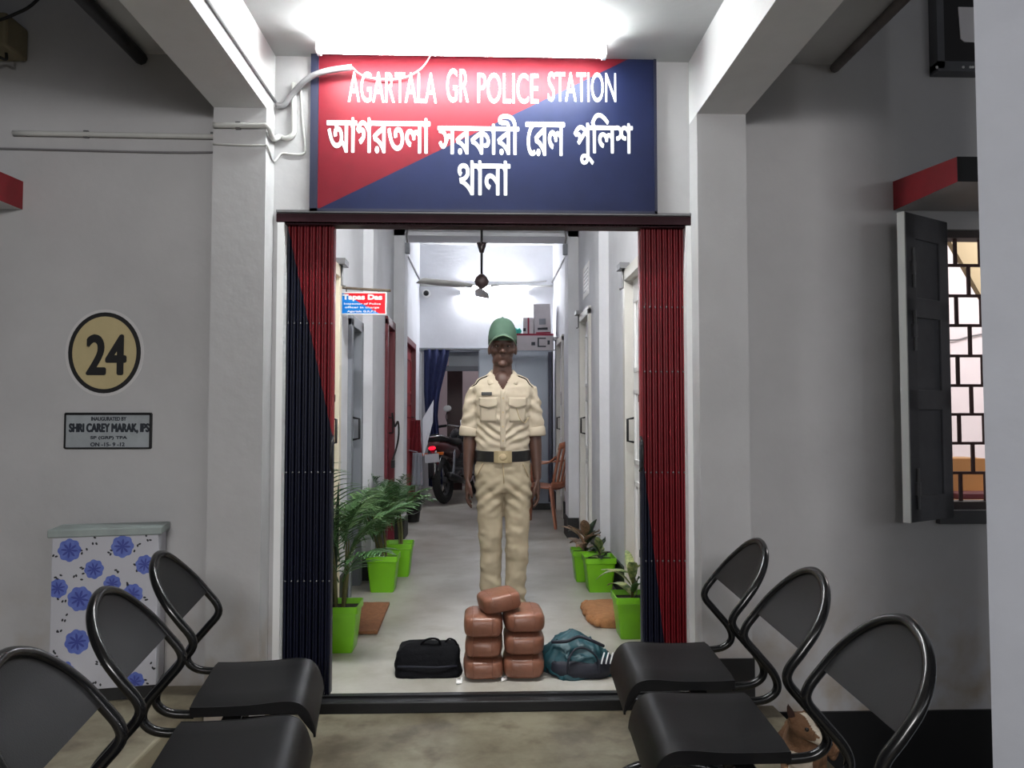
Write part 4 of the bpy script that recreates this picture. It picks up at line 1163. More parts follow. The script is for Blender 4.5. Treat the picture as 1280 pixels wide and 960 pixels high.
def leafy(label, loc, w, h, mats, n, L, W, seed, droop=0.9, el=(0.35, 1.3)):
    rnd = random.Random(seed)
    r = thing('potted_plant', label, 'plant', loc, 0, 'small potted plants along the right corridor wall')
    pot(r, w, h)
    MB().tube([(0, 0, h * 0.8), (0.008, 0, h + L * 0.3), (0.0, 0.006, h + L * 0.6)], [0.008, 0.007, 0.005], 7).build('stem', M['stem'], r, smooth=True)
    for k in range(n):
        a = 2.4 * k + rnd.uniform(-0.3, 0.3); e = rnd.uniform(*el); t = k / n
        b = Vector((0.004, 0.003, h * 0.88 + L * 0.6 * t))
        d = (math.cos(a) * math.cos(e), math.sin(a) * math.cos(e), math.sin(e))
        MB().sheet(leaf_grid(b, d, (0, 0, 1) if e < 1.2 else (math.cos(a + 1.57), math.sin(a + 1.57), 0), L * rnd.uniform(0.7, 1.1), W * rnd.uniform(0.8, 1.15), droop, 7, 0.25), 0.0012).limit_x(CX - 0.085 - loc[0]).build('leaf', mats[k % len(mats)], r, smooth=True)
    return r
pd = PZ(751, 741, CF)
leafy('small dark-leaved plant in the square green pot in the middle of the right row', (pd.x, pd.y + 0.08, CF), 0.205, 0.222, [M['leaf_dark'], M['leaf_var']], 9, 0.13, 0.055, 3)
pe = PZ(733, 729, CF)
leafy('bronze and pink leaved plant in the farthest green pot on the right', (pe.x + 0.005, pe.y + 0.1, CF), 0.19, 0.215, [M['leaf_pink'], M['leaf_pink'], M['leaf_dark']], 16, 0.21, 0.075, 4, 0.8, (0.3, 1.35))
pf = PZ(794, 800, CF)
leafy('pale variegated plant in the front right green pot, half behind the red gate', (pf.x, pf.y + 0.08, CF), 0.195, 0.215, [M['leaf_var'], M['leaf_var'], M['leaf2']], 12, 0.27, 0.062, 12, 1.3, (0.5, 1.2))

# ------------------------------------------------------------------ projecting name sign
SYB = 4.55
a, b = P(424, 392, SYB), P(482, 367, SYB)
bs = thing('name_sign', 'small red and blue hanging name sign on a rusty bracket at the left corridor wall', 'sign', ((a.x + b.x) / 2, SYB, a.z))
hw = (b.x - a.x) / 2; hh = b.z - a.z
q0, q1 = P(428, 366, SYB) - bs.location, P(474, 392, SYB) - bs.location
n_ = Vector((q1.z - q0.z, 0, -(q1.x - q0.x))); n_ = -n_ if n_.z < 0 else n_
mm = diag_mat('name_sign_paint', (0, 130, 224), (236, 20, 40), n_.dot(q0), n_.x, n_.z, 0.35)
MB().box((-hw, -0.008, 0), (hw, 0.008, hh)).build('sign_panel', mm, bs)
f = MB()
for lo, hi in (((-hw - 0.006, -0.01, -0.006), (-hw, 0.01, hh + 0.006)), ((hw, -0.01, -0.006), (hw + 0.006, 0.01, hh + 0.006)), ((-hw, -0.01, hh), (hw, 0.01, hh + 0.008)), ((-hw, -0.01, -0.006), (hw, 0.01, 0))): f.box(lo, hi)
f.build('sign_frame', M['white_paint'], bs)
Yt = SYB - 0.0082
word('Tapas Das', 428, 478, 368, 376.5, 0.003, M['letter'], bs, Yt)
word('Inspector of Police', 430, 476, 378.5, 381.5, 0.0006, M['letter'], bs, Yt)
word('officer in charge', 431, 474, 383, 386, 0.0006, M['letter'], bs, Yt)
word('Agartala G.R.P.S', 434, 470, 388, 391, 0.0006, M['letter'], bs, Yt)
br = MB()
z1 = P(440, 361, SYB).z - bs.location.z
br.tube([(-CX - bs.location.x, 0, z1 + 0.012), (-hw + 0.02, 0, z1 + 0.006), (0, 0, z1 - 0.002), (hw + 0.03, 0, z1 - 0.01)], 0.008, 8)
for x in (-hw * 0.7, hw * 0.7): br.tube([(x, 0, z1), (x, 0, hh)], 0.003, 6)
br.build('bracket', mat('rusty_bracket', (112, 98, 84), 0.7, 0.3, var=0.4), bs, smooth=True)

# ------------------------------------------------------------------ corridor fittings
fanY = 6.6
fan = thing('ceiling_fan', 'ceiling fan hanging on a dark rod from the corridor ceiling', 'fan', (P(602, 352, fanY).x, fanY, P(602, 358, fanY).z))
def fz_(y): return P(602, y, fanY).z - fan.location.z
MB().rings_z([(fz_(361), 0, 0, 0.012, 0.012), (fz_(357), 0, 0, 0.05, 0.05), (fz_(352), 0, 0, 0.062, 0.062), (fz_(347), 0, 0, 0.05, 0.05), (fz_(343), 0, 0, 0.022, 0.022)], 24).build('motor', mat('fan_brown', (70, 54, 54), 0.35), fan, smooth=True)
MB().cyl((0, 0, fz_(345)), (0, 0, fz_(284)), 0.011, n=10).build('down_rod', M['dark_metal'], fan, smooth=True)
MB().rings_z([(fz_(316), 0, 0, 0.018, 0.018), (fz_(312), 0, 0, 0.026, 0.026), (fz_(304), 0, 0, 0.045, 0.045), (fz_(303), 0, 0, 0.02, 0.02)], 20).build('rod_cup', mat('fan_cup', (44, 32, 34), 0.4), fan, smooth=True)
for k in range(3):
    a = R(90 + 120 * k)
    ca, sa = math.cos(a), math.sin(a)
    g = []
    for i in range(9):
        t = i / 8; rr = 0.09 + 0.5 * t; wd = 0.03 + 0.1 * min(1, t * 3)
        g.append([Vector((ca * rr - sa * wd * s_ / 2, sa * rr + ca * wd * s_ / 2, -0.004 + 0.012 * s_)) for s_ in (-1, 0, 1)])
    MB().sheet(g, 0.004).build('blade', M['white_paint'], fan, smooth=True)
by = 7.0
barz = P(600, 283, by).z
hb = pipe('hanging_bar', 'dark iron bar across the top of the corridor', [(-CX + 0.001, by, barz), (-0.3, by, barz), (0.3, by, barz), (CX - 0.001, by, barz)], 0.016, M['dark_metal'], 'bar')
tag(MB().tube([(fan.location.x, fanY, fz_(284) + fan.location.z - 0.005), (fan.location.x, fanY, CEILC)], 0.006, 6).build('hook', M['dark_metal'], fan, world=True), None, None)
for sgn, lab in ((-1, 'left'), (1, 'right')):
    zc = 2.93; xx = sgn * (CX - 0.012)
    pipe('conduit_pipe', 'white conduit along the top of the %s corridor wall as far as the cross beam' % lab, [(xx, WY + 0.25, zc), (xx, 4.2, zc), (xx, 5.35, zc)], 0.011, M['flex'])
    pipe('conduit_pipe', 'white conduit on the %s corridor wall beyond the cross beam' % lab, [(xx, 7.55, zc), (xx, 8.5, zc), (xx, BACK - 0.02, zc)], 0.011, M['flex'])
    jb = thing('junction_box', 'grey cable junction fixed under the cross beam at the %s wall' % lab, 'junction box', (sgn * (CX - 0.13), 7.1, P(490, 312, 7.0).z))
    MB().box((-0.022, 0.05, 0), (0.022, 0.099, 0.1)).build('box', M['grey_paint'], jb, bevel=0.004)
    MB().tube([(0, 0.07, 0.09), (0.01 * sgn, 0.07, 0.16), (0.0, 0.085, 0.28)], 0.01, 8).build('cable_stub', M['flex'], jb, smooth=True)
czz = P(560, 357, BACK).z
pipe('conduit_pipe', 'white conduit across the back wall behind the fan', [(-CX, BACK - 0.012, czz), (-0.3, BACK - 0.012, czz), (0.3, BACK - 0.012, czz), (CX, BACK - 0.012, czz)], 0.012, M['pvc'])
dc = thing('dome_camera', 'small white dome camera with a black eye on the corridor back wall', 'camera', (P(533, 367, BACK).x, BACK, P(533, 367, BACK).z))
MB().tube([(0, 0, 0), (0, -0.03, 0)], 0.055, 20).build('base', M['white_paint'], dc, smooth=True, angle=40)
MB().ell((0, -0.035, 0), (0.036, 0.035, 0.036), 16, 10).build('lens_dome', M['black_plastic'], dc, smooth=True)
# fittings on the right wall
a, b = P(724, 383, 6.3), P(733, 346, 6.3)
nt_ = thing('paper_notice', 'white paper notice on the right wall above the second door', 'notice', (CX, 6.65, 2.22))
MB().box((-0.003, -0.2, 0), (0, 0.2, 0.28)).build('sheet', M['paper'], nt_)
pr = MB()
for i in range(6): pr.box((-0.0036, -0.15, 0.05 + 0.035 * i), (-0.003, 0.15 - 0.03 * (i % 2), 0.06 + 0.035 * i))
pr.build('printed_lines', M['flex'], nt_)
lp = thing('paper_notice', 'small white paper stuck high on the left corridor wall', 'notice', (-CX, 5.82, 2.3))
MB().box((0, -0.06, 0), (0.003, 0.06, 0.17)).build('sheet', M['paper'], lp)
MB().box((0.003, -0.04, 0.12), (0.0036, 0.04, 0.13)).build('printed_line', M['flex'], lp)
ph = thing('wall_switch', 'small white wall switch with a black top on the right corridor wall', 'switch', (CX, P(715, 465, 7.8).y, P(715, 478, 7.8).z))
MB().box((-0.02, -0.04, 0), (0, 0.04, 0.13)).build('plate', M['white_paint'], ph, bevel=0.003)
MB().box((-0.045, -0.03, 0.11), (-0.0, 0.03, 0.16)).build('switch_top', M['black_plastic'], ph, bevel=0.004)

# steel cupboard and what stands on it
AY = 9.35
ax0, ax1 = P(598, 500, AY).x, P(690, 500, AY).x
atop = P(660, 438, AY).z
al = thing('steel_cupboard', 'blue-grey steel cupboard at the end of the corridor behind the man', 'cupboard', ((ax0 + ax1) / 2, AY, CF))
hw = (ax1 - ax0) / 2; ah = atop - CF
M['steel_paint'] = mat('blue_grey_steel', (122, 130, 142), 0.3, 0.2)
MB().box((-hw, 0.02, 0.08), (hw, 0.45, ah)).build('body', M['steel_paint'], al, bevel=0.004)
MB().box((-hw + 0.02, 0.04, 0.0), (hw - 0.02, 0.43, 0.08)).build('plinth', M['black_paint'], al)
for x0, x1, nm in ((-hw + 0.01, -0.003, 'l'), (0.003, hw - 0.05, 'r')):
    d = MB().box((x0, 0.0, 0.1), (x1, 0.02, ah - 0.02)).build('door', M['steel_paint'], al, bevel=0.003)
    hx = x1 - 0.05 if nm == 'l' else x0 + 0.05
    MB().tube([(hx, 0, 0.95), (hx, -0.03, 0.96), (hx, -0.03, 1.07), (hx, 0, 1.08)], 0.008, 8).build('handle', M['chrome'], d, smooth=True)
MB().box((hw - 0.045, -0.004, 0.1), (hw, 0.02, ah - 0.02)).build('dark_edge', M['navy'], al)
M['carton'] = mat('grey_white_carton', (196, 190, 194), 0.7, var=0.15, scale=5)
M['carton_red'] = mat('dark_red_print', (140, 36, 60), 0.7)
def carton(label, x0, x1, y0, y1, Y, dep, z, tilt=0.0, marks=()):
    a, b = P(x0, y1, Y), P(x1, y0, Y)
    r = thing('carton', label, 'box', ((a.x + b.x) / 2, Y, z)); r.rotation_euler = (0, tilt, 0)
    hw = (b.x - a.x) / 2; h = b.z - a.z
    MB().box((-hw, 0, 0), (hw, dep, h)).build('box', M['carton'], r, bevel=0.004)
    for nm, m_, u0, u1, v0, v1 in marks:
        MB().box((-hw + u0 * 2 * hw, -0.0015, v0 * h), (-hw + u1 * 2 * hw, 0, v1 * h)).build(nm, m_, r)
    return r, h
c1_, h1 = carton('long grey-white carton lying on the steel cupboard', 644, 692, 415, 436, AY + 0.02, 0.38, atop + 0.001, 0,
    (('red_lid_edge', M['carton_red'], 0.0, 1.0, 0.88, 1.0), ('printed_mark', M['ink'], 0.42, 0.52, 0.3, 0.5), ('printed_mark', M['ink'], 0.58, 0.8, 0.2, 0.28), ('printed_mark', M['ink'], 0.58, 0.8, 0.68, 0.76), ('printed_mark', M['ink'], 0.58, 0.62, 0.28, 0.68), ('printed_mark', M['ink'], 0.84, 0.9, 0.35, 0.6)))
ztop = atop + 0.001 + h1
carton('tall grey carton leaning on top of the long carton', 668, 689, 375, 412, AY + 0.05, 0.22, ztop + 0.004, R(-2.0), (('printed_mark', M['ink'], 0.2, 0.8, 0.12, 0.2), ('red_band', M['carton_red'], 0.1, 0.95, 0.0, 0.05), ('printed_mark', M['grey_paint'], 0.3, 0.7, 0.3, 0.5)))
carton('small pale carton with red marks beside the tall grey carton', 654, 667, 393, 413, AY + 0.06, 0.16, ztop + 0.001, 0, (('red_band', M['carton_red'], 0.42, 0.58, 0.0, 1.0), ('black_spot', M['ink'], 0.0, 0.25, 0.15, 0.35)))
tc_ = [[Vector((P(637 + 14 * i / 6, 400, AY + 0.06).x, AY + 0.06 + 0.2 * j / 4, ztop + 0.05 + 0.012 * math.sin(i * 1.1) + 0.008 * math.sin(j * 2 + i))) for j in range(5)] for i in range(7)]
tag(MB().sheet(tc_, 0.05).build('folded_cloth', mat('turquoise_cloth', (64, 186, 168), 0.8), None, smooth=True, angle=60), 'folded turquoise cloth on the long carton beside the green cap', 'cloth')

# curtain, leaning sheet, hanging clothes
CY = BACK - 0.03
cu = thing('curtain', 'navy blue curtain gathered at the left of the corridor end', 'curtain', (P(545, 437, CY).x, CY, P(545, 437, CY).z))
prof = [(437, 530, 562), (450, 530, 560), (470, 530, 555), (490, 530, 550), (505, 531, 548), (520, 532, 547), (545, 535, 549), (575, 536, 552), (608, 536, 553)]
g = []
for (y, xa, xb) in prof:
    row = []
    for j in range(25):
        t = j / 24; p = P(xa + (xb - xa) * t, y, CY) - cu.location
        row.append(Vector((p.x, 0.03 * math.sin(t * 22) * (0.4 + 0.6 * (y - 430) / 180), p.z)))
    g.append(row)
MB().sheet(g, 0.006).build('cloth', mat('navy_curtain', (20, 30, 72), 0.8), cu, smooth=True)
MB().cyl((P(526, 437, CY).x - cu.location.x, 0, 0.004), (P(600, 437, CY).x - cu.location.x, 0, 0.004), 0.01, n=8).build('curtain_rod', M['steel_pipe'], cu)
pts = [P(528, 524, 9.7), P(542, 500, 9.75), P(541, 528, 9.7), P(536, 548, 9.6), P(529, 572, 9.5)]
o = MB().prism(pts, (0, 0, 0), (0.0, 0.012, 0.004)).build('leaning_board', mat('white_board', (216, 216, 222), 0.6), None)
tag(o, 'white board leaning in front of the navy curtain', 'board')
def hung(name, label, x0, x1, y0, y1, Y, m, cat):
    a, b = P(x0, y1, Y), P(x1, y0, Y)
    g = [[Vector((a.x + (b.x - a.x) * (j / 12) * (0.72 + 0.28 * i / 10) + 0.14 * (b.x - a.x) * (1 - i / 10), Y + 0.02 * math.sin(j * 1.4 + i * 0.2), b.z + (a.z - b.z) * i / 10)) for j in range(13)] for i in range(11)]
    o = MB().sheet(g, 0.012).build(name, m, None, smooth=True); tag(o, label, cat)
    MB().tube([(a.x - 0.03, Y, b.z + 0.03), ((a.x + b.x) / 2, Y - 0.01, b.z + 0.01), ((a.x + b.x) / 2, Y - 0.015, b.z - 0.01)], 0.006, 6).build('hanging_loop', m, o, world=True)
    return o
hung('red_cloth', 'dark red cloth hanging by the far red door', 512, 527, 525, 566, 8.7, mat('dark_red_cloth', (116, 24, 36), 0.85), 'cloth')
hung('grey_trousers', 'light grey cloth hanging below the dark red cloth', 514, 529, 566, 607, 8.6, mat('grey_cloth', (150, 156, 166), 0.85), 'cloth')
hn = thing('door_chain', 'dark chain and lock hanging on the nearer red door', 'chain', (-CX + 0.035, P(493, 570, 6.9).y, P(493, 575, 6.9).z))
MB().tube(smoothpath([(0.0, -0.05, 0.42), (0.02, -0.03, 0.3), (0.045, 0.02, 0.34), (0.05, 0.03, 0.22), (0.03, 0.02, 0.1), (0.0, 0.0, 0.0)], 6), 0.009, 6).build('chain', M['dark_metal'], hn, smooth=True)
MB().box((-0.01, -0.03, -0.07), (0.02, 0.03, 0.0)).build('lock', M['dark_metal'], hn, bevel=0.004)
bk = thing('bucket', 'black bucket on the corridor floor behind the palms', 'bucket', (P(514, 650, 8.4).x, 8.4, CF))
MB().rings_z([(0, 0, 0, 0.085, 0.085), (0.2, 0, 0, 0.11, 0.11), (0.21, 0, 0, 0.118, 0.118), (0.22, 0, 0, 0.108, 0.108), (0.17, 0, 0, 0.1, 0.1)], 24).build('bucket_body', M['black_plastic'], bk, smooth=True, angle=40)
MB().tube(smoothpath([(-0.112, 0, 0.2), (-0.1, -0.03, 0.12), (0, -0.125, 0.09), (0.1, -0.03, 0.12), (0.112, 0, 0.2)], 5), 0.004, 6).build('handle', M['steel_pipe'], bk, smooth=True)

# ------------------------------------------------------------------ the man in uniform
MY = 4.45
mp = P(628, 770, MY)
man = thing('person', 'person in beige uniform, black belt and green cap standing behind the taped packets', 'person', (mp.x, MY, CF))
VS = 0.0055
b = MB()
b.ell((0, 0.0, 1.552), (0.073, 0.094, 0.104), 20, 14)
b.ell((0, -0.018, 1.478), (0.055, 0.066, 0.056), 18, 12)
b.ell((0, -0.010, 1.505), (0.064, 0.074, 0.062), 18, 12)
b.ell((0, -0.07, 1.436), (0.026, 0.022, 0.019), 12, 8)
b.tube([(0, -0.088, 1.545), (0, -0.098, 1.522), (0, -0.108, 1.508)], [0.009, 0.011, 0.014], 10, round_ends=True)
for s_ in (-1, 1):
    b.ell((s_ * 0.012, -0.098, 1.503), (0.009, 0.011, 0.008), 10, 8)
    b.ell((s_ * 0.03, -0.08, 1.553), (0.026, 0.012, 0.008), 12, 8)
    b.ell((s_ * 0.046, -0.055, 1.515), (0.023, 0.026, 0.024), 12, 8)
    b.ell((s_ * 0.077, 0.008, 1.522), (0.010, 0.02, 0.031), 12, 8)
    b.ell((s_ * 0.038, -0.012, 1.458), (0.022, 0.046, 0.028), 12, 8)
b.ell((0, -0.079, 1.477), (0.022, 0.009, 0.005), 12, 8)
b.ell((0, -0.077, 1.467), (0.020, 0.010, 0.006), 12, 8)
b.tube([(0, 0.012, 1.47), (0, 0.015, 1.40), (0, 0.016, 1.33)], [0.054, 0.056, 0.066], 18)
b.ell((0, -0.045, 1.325), (0.058, 0.042, 0.07), 16, 10)
b.rings_z([(0.80, 0, 0, 0.13, 0.085), (0.92, 0, 0, 0.132, 0.085), (1.05, 0, 0, 0.132, 0.09), (1.2, 0, 0, 0.15, 0.098), (1.28, 0, 0.004, 0.14, 0.075), (1.34, 0, 0.014, 0.08, 0.05)])
for s_ in (-1, 1):
    ax = 0.0
    b.tube([(s_ * 0.142, 0.008, 1.272), (s_ * 0.170, 0.012, 1.18), (s_ * 0.184, 0.016, 1.06), (s_ * 0.190, 0.004, 0.97), (s_ * 0.196, -0.012, 0.86), (s_ * 0.199, -0.022, 0.79)],
           [0.038, 0.042, 0.04, 0.038, 0.030, 0.0245], 14, round_ends=True)
    # palm and five fingers hanging beside the thigh, a little curled
    hx = s_ * 0.200
    b.tube([(hx, -0.024, 0.80), (hx, -0.027, 0.765), (hx + s_ * 0.002, -0.03, 0.725), (hx, -0.031, 0.695)], [0.022, 0.031, 0.036, 0.034], 16, round_ends=True, flat=0.42, up=(1, 0, 0))
    for k, (dy, L_) in enumerate(((-0.034, 0.072), (-0.0115, 0.080), (0.0115, 0.075), (0.033, 0.058))):
        y = -0.031 + dy * 0.92
        b.tube([(hx, y * 1.0, 0.706), (hx + s_ * 0.004, y - 0.001, 0.706 - L_ * 0.48), (hx - s_ * 0.006, y, 0.706 - L_ * 0.82), (hx - s_ * 0.022, y, 0.706 - L_ * 1.08)], [0.0092, 0.0088, 0.008, 0.0068], 10, round_ends=True)
    b.tube([(hx - s_ * 0.004, -0.048, 0.765), (hx - s_ * 0.016, -0.068, 0.735), (hx - s_ * 0.022, -0.073, 0.705), (hx - s_ * 0.026, -0.071, 0.680)], [0.012, 0.0108, 0.0092, 0.0075], 10, round_ends=True)
    lx = s_ * 0.078
    b.tube([(lx, 0, 0.82), (lx, 0, 0.60), (lx, -0.004, 0.46), (lx, 0.008, 0.30), (lx * 0.9, 0.012, 0.09)], [0.066, 0.058, 0.045, 0.042, 0.032], 14, round_ends=True)
    b.tube([(lx * 0.9, 0.03, 0.045), (lx * 0.95, -0.04, 0.04), (lx, -0.11, 0.034)], [0.03, 0.034, 0.026], 12, round_ends=True)
body = remesh(b, 'body', M['skin'], man, VS, 3)
for s_ in (-1, 1):
    e = MB().ell((s_ * 0.029, -0.0795, 1.5375), (0.0115, 0.008, 0.005), 14, 10).build('eye', M['eye'], man, smooth=True)
    MB().ell((s_ * 0.029, -0.0875, 1.5375), (0.0055, 0.003, 0.0055), 10, 8).build('iris', M['hair'], e, smooth=True)
# hair under the cap
hb_ = MB()
hr = []
for z, rx_, ry_ in ((1.50, 0.060, 0.072), (1.525, 0.074, 0.090), (1.56, 0.080, 0.101), (1.60, 0.080, 0.101), (1.62, 0.076, 0.096)):
    hr.append([Vector((rx_ * math.cos(a), 0.004 + ry_ * math.sin(a), z)) for a in [R(-5) + R(190) * j / 24 for j in range(25)]])
hb_.sheet(hr, 0.008).build('hair', M['hair'], man, smooth=True)

# shirt
TR = [(0.90, 0, 0, 0.150, 0.100), (0.96, 0, 0, 0.153, 0.106), (1.02, 0, 0, 0.154, 0.108), (1.10, 0, 0, 0.156, 0.112), (1.19, 0, 0, 0.166, 0.118), (1.26, 0, 0, 0.176, 0.118), (1.31, 0, 0.004, 0.176, 0.106), (1.345, 0, 0.010, 0.148, 0.088), (1.372, 0, 0.014, 0.098, 0.074), (1.385, 0, 0.016, 0.072, 0.066)]
def surf(x, z, off=0.004):
    for i in range(len(TR) - 1):
        if TR[i][0] <= z <= TR[i + 1][0]:
            t = (z - TR[i][0]) / (TR[i + 1][0] - TR[i][0]); q = [TR[i][k] * (1 - t) + TR[i + 1][k] * t for k in range(5)]
            ang = min(abs(x) / q[3], 0.999)
            return q[2] - q[4] * (1 - ang ** 2.35) ** (1 / 2.35) - off
    return -0.1
sh = MB()
sh.rings_z(TR, 40, 2.35)
for s_ in (-1, 1):
    sh.tube([(s_ * 0.118, 0.006, 1.292), (s_ * 0.148, 0.010, 1.278), (s_ * 0.166, 0.012, 1.22), (s_ * 0.176, 0.014, 1.13), (s_ * 0.184, 0.015, 1.06), (s_ * 0.187, 0.013, 1.035)], [0.046, 0.056, 0.060, 0.058, 0.057, 0.058], 20)
def shirt_wr(co, n):
    d = noise.noise(Vector((co.x * 11, co.y * 11, co.z * 24))) * 0.0065
    d += noise.noise(Vector((co.x * 30 + 5, co.y * 30, co.z * 50))) * 0.0018
    if abs(co.x) < 0.15 and co.y < 0:
        f = max(0, 1 - abs(co.z - 1.06) / 0.13)
        d += 0.0065 * f * math.sin((co.z - 0.62 * abs(co.x)) * 120 + 3 * noise.noise(co * 8))
        if co.z > 1.29 and abs(co.x) < 0.055 * (co.z - 1.288) / 0.1: return Vector((0, 0.05, 0))
    if abs(co.x) > 0.15: d += 0.0042 * math.sin((co.z + co.x * 0.8 * (1 if co.x > 0 else -1)) * 85 + 4 * noise.noise(co * 7))
    return d
shirt = remesh(sh, 'shirt', M['khaki'], man, 0.006, 3, shirt_wr)
for s_ in (-1, 1):
    MB().tube([(s_ * 0.1845, 0.015, 1.075), (s_ * 0.1858, 0.015, 1.068), (s_ * 0.1885, 0.013, 1.03), (s_ * 0.1888, 0.013, 1.024)], [0.058, 0.0625, 0.0635, 0.058], 24).build('rolled_cuff', M['khaki'], shirt, smooth=True, angle=60)
_bvh = BVHTree.FromPolygons([v.co.copy() for v in shirt.data.vertices], [tuple(p.vertices) for p in shirt.data.polygons])
def on_shoulder(x, y, lift):
    h = _bvh.ray_cast(Vector((x, y, 1.6)), Vector((0, 0, -1)))[0]
    return Vector((x, y, (h.z if h is not None else 1.33) + lift))
# collar
def collar_side(s_):
    g = []
    for i in range(13):
        t = i / 12; a = R(90) - R(162) * t      # from the back to the front
        ca, sa = math.cos(a), math.sin(a)
        dip = max(0, t - 0.55) / 0.45
        inn = Vector((s_ * 0.062 * ca, 0.016 + 0.064 * sa, 1.372 - 0.055 * dip ** 1.3))
        top = Vector((s_ * 0.066 * ca, 0.015 + 0.068 * sa - 0.012 * dip, 1.408 - 0.088 * dip ** 1.25))
        out = Vector((s_ * (0.090 * ca + 0.052 * dip ** 1.5), 0.012 + 0.092 * sa - 0.022 * dip, 1.366 - 0.048 * dip ** 1.2))
        g.append([inn, top, top.lerp(out, 0.5) + Vector((0, -0.002, 0.004)), out])
    return MB().sheet(g, 0.007).build('collar', M['khaki'], shirt, smooth=True)
collar_side(-1); collar_side(1)
MB().sheet([[Vector((x, surf(x, z, 0.006), z)) for x in (-0.015, 0, 0.015)] for z in [0.955 + 0.333 * i / 20 for i in range(21)]], 0.003).build('placket', M['khaki'], shirt, smooth=True)
for z in (1.0, 1.08, 1.16, 1.24):
    MB().cyl((0, surf(0, z, 0.008), z), (0, surf(0, z, 0.012), z), 0.0055, n=12).build('button', M['khaki_dark'], shirt)
for s_ in (-1, 1):
    x0, x1 = (s_ * 0.03, s_ * 0.135) if s_ > 0 else (-0.135, -0.03)
    MB().sheet([[Vector((x0 + 0.006 + (x1 - x0 - 0.012) * j / 8, surf(x0 + 0.006 + (x1 - x0 - 0.012) * j / 8, z, 0.007), z)) for j in range(9)] for z in [1.105 + 0.13 * i / 8 for i in range(9)]], 0.004).build('pocket', M['khaki'], shirt, smooth=True)
    g = []
    for i in range(6):
        row = []
        for j in range(13):
            u = j / 12; x = x0 + (x1 - x0) * u; lo = 1.198 - 0.016 * (1 - abs(2 * u - 1)); z = 1.245 + (lo - 1.245) * i / 5
            row.append(Vector((x, surf(x, z, 0.011 + 0.003 * i / 5), z)))
        g.append(row)
    MB().sheet(g, 0.004).build('pocket_flap', M['khaki'], shirt, smooth=True)
    # shoulder strap with a dark edge
    xs_ = [0.080 + 0.098 * i / 12 for i in range(13)]
    ep = MB().sheet([[on_shoulder(s_ * x, y, 0.003) for y in (-0.030, -0.012, 0.006, 0.024)] for x in xs_], 0.005).build('shoulder_strap', M['khaki'], shirt, smooth=True)
    MB().tube([on_shoulder(s_ * x, -0.034, 0.002) for x in xs_[1:-1]], 0.0042, 6).build('dark_stripe', M['black_cloth'], ep, smooth=True)
MB().box((-0.122, surf(-0.1, 1.262, 0.012), 1.256), (-0.062, surf(-0.09, 1.262, 0.004), 1.275)).build('name_tag', M['black_plastic'], shirt, bevel=0.002)
MB().tube(smoothpath([Vector((x, surf(x, z, 0.012), z)) for x, z in ((0.075, 1.19), (0.085, 1.155), (0.1, 1.12), (0.125, 1.1), (0.145, 1.13))], 5), 0.0025, 6).build('lanyard', M['khaki_dark'], shirt, smooth=True)

# trousers
tr = MB()
tr.rings_z([(0.70, 0.005, 0, 0.150, 0.088), (0.76, 0.004, 0, 0.162, 0.102), (0.83, 0, 0, 0.163, 0.108), (0.90, 0, 0, 0.155, 0.106), (0.94, 0, 0, 0.151, 0.103)], 40, 2.3)
for cx in (-1, 1):
    if cx < 0: L_ = [(-0.076, 0, 0.80), (-0.074, -0.002, 0.66), (-0.070, -0.006, 0.48), (-0.068, 0.004, 0.30), (-0.068, 0.008, 0.12), (-0.068, 0.004, 0.05)]
    else: L_ = [(0.084, 0, 0.80), (0.086, -0.002, 0.66), (0.086, -0.006, 0.48), (0.080, 0.004, 0.30), (0.074, 0.008, 0.12), (0.072, 0.004, 0.05)]
    tr.tube(L_, [0.084, 0.079, 0.070, 0.062, 0.058, 0.060], 22, round_ends=False)
def trouser_wr(co, n):
    d = noise.noise(Vector((co.x * 10, co.y * 10, co.z * 13))) * 0.010 + noise.noise(Vector((co.x * 26, co.y * 26, co.z * 34))) * 0.004
    f = max(0, 1 - abs(co.z - 0.69) / 0.13)
    d += 0.006 * f * math.sin((co.z + 0.8 * abs(co.x - 0.01)) * 95)
    f = max(0, 1 - co.z / 0.28)
    d += 0.008 * f * math.sin(co.z * 75 + co.x * 30 + 2 * noise.noise(co * 9))
    return d
trou = remesh(tr, 'trousers', M['khaki_t'], man, 0.0065, 3, trouser_wr)
for s_ in (-1, 1):
    MB().tube([(s_ * 0.112, -0.086, 0.875), (s_ * 0.132, -0.076, 0.83), (s_ * 0.15, -0.055, 0.79)], 0.003, 6).build('pocket_seam', M['khaki_dark'], trou, smooth=True)
MB().tube([(0.0, -0.108, 0.875), (0.004, -0.112, 0.82), (0.006, -0.108, 0.76)], 0.003, 6).build('fly_seam', M['khaki_dark'], trou, smooth=True)
def band(z0, z1, rx_, ry_, th, a0=0, a1=2 * PI, n=48, e=2.3, sag=0.0):
    g = []
    full = abs(a1 - a0 - 2 * PI) < 1e-6
    rings = []
    for j in range(n if full else n + 1):
        a = a0 + (a1 - a0) * j / n; ca, sa = math.cos(a), math.sin(a)
        d = Vector((math.copysign(abs(ca) ** (2 / e), ca), math.copysign(abs(sa) ** (2 / e), sa), 0))
        dz = Vector((0, 0, sag * min(0, sa)))
        i0 = Vector((d.x * rx_, d.y * ry_, 0)) + dz; o0 = Vector((d.x * (rx_ + th), d.y * (ry_ + th), 0)) + dz
        rings.append([i0 + Vector((0, 0, z0)), o0 + Vector((0, 0, z0)), o0 + Vector((0, 0, z1)), i0 + Vector((0, 0, z1))])
    return MB().loft(rings, cap=not full, closed=full)
belt = band(0.888, 0.948, 0.152, 0.107, 0.009, sag=0.008).build('belt', M['belt'], man, smooth=True, angle=40)
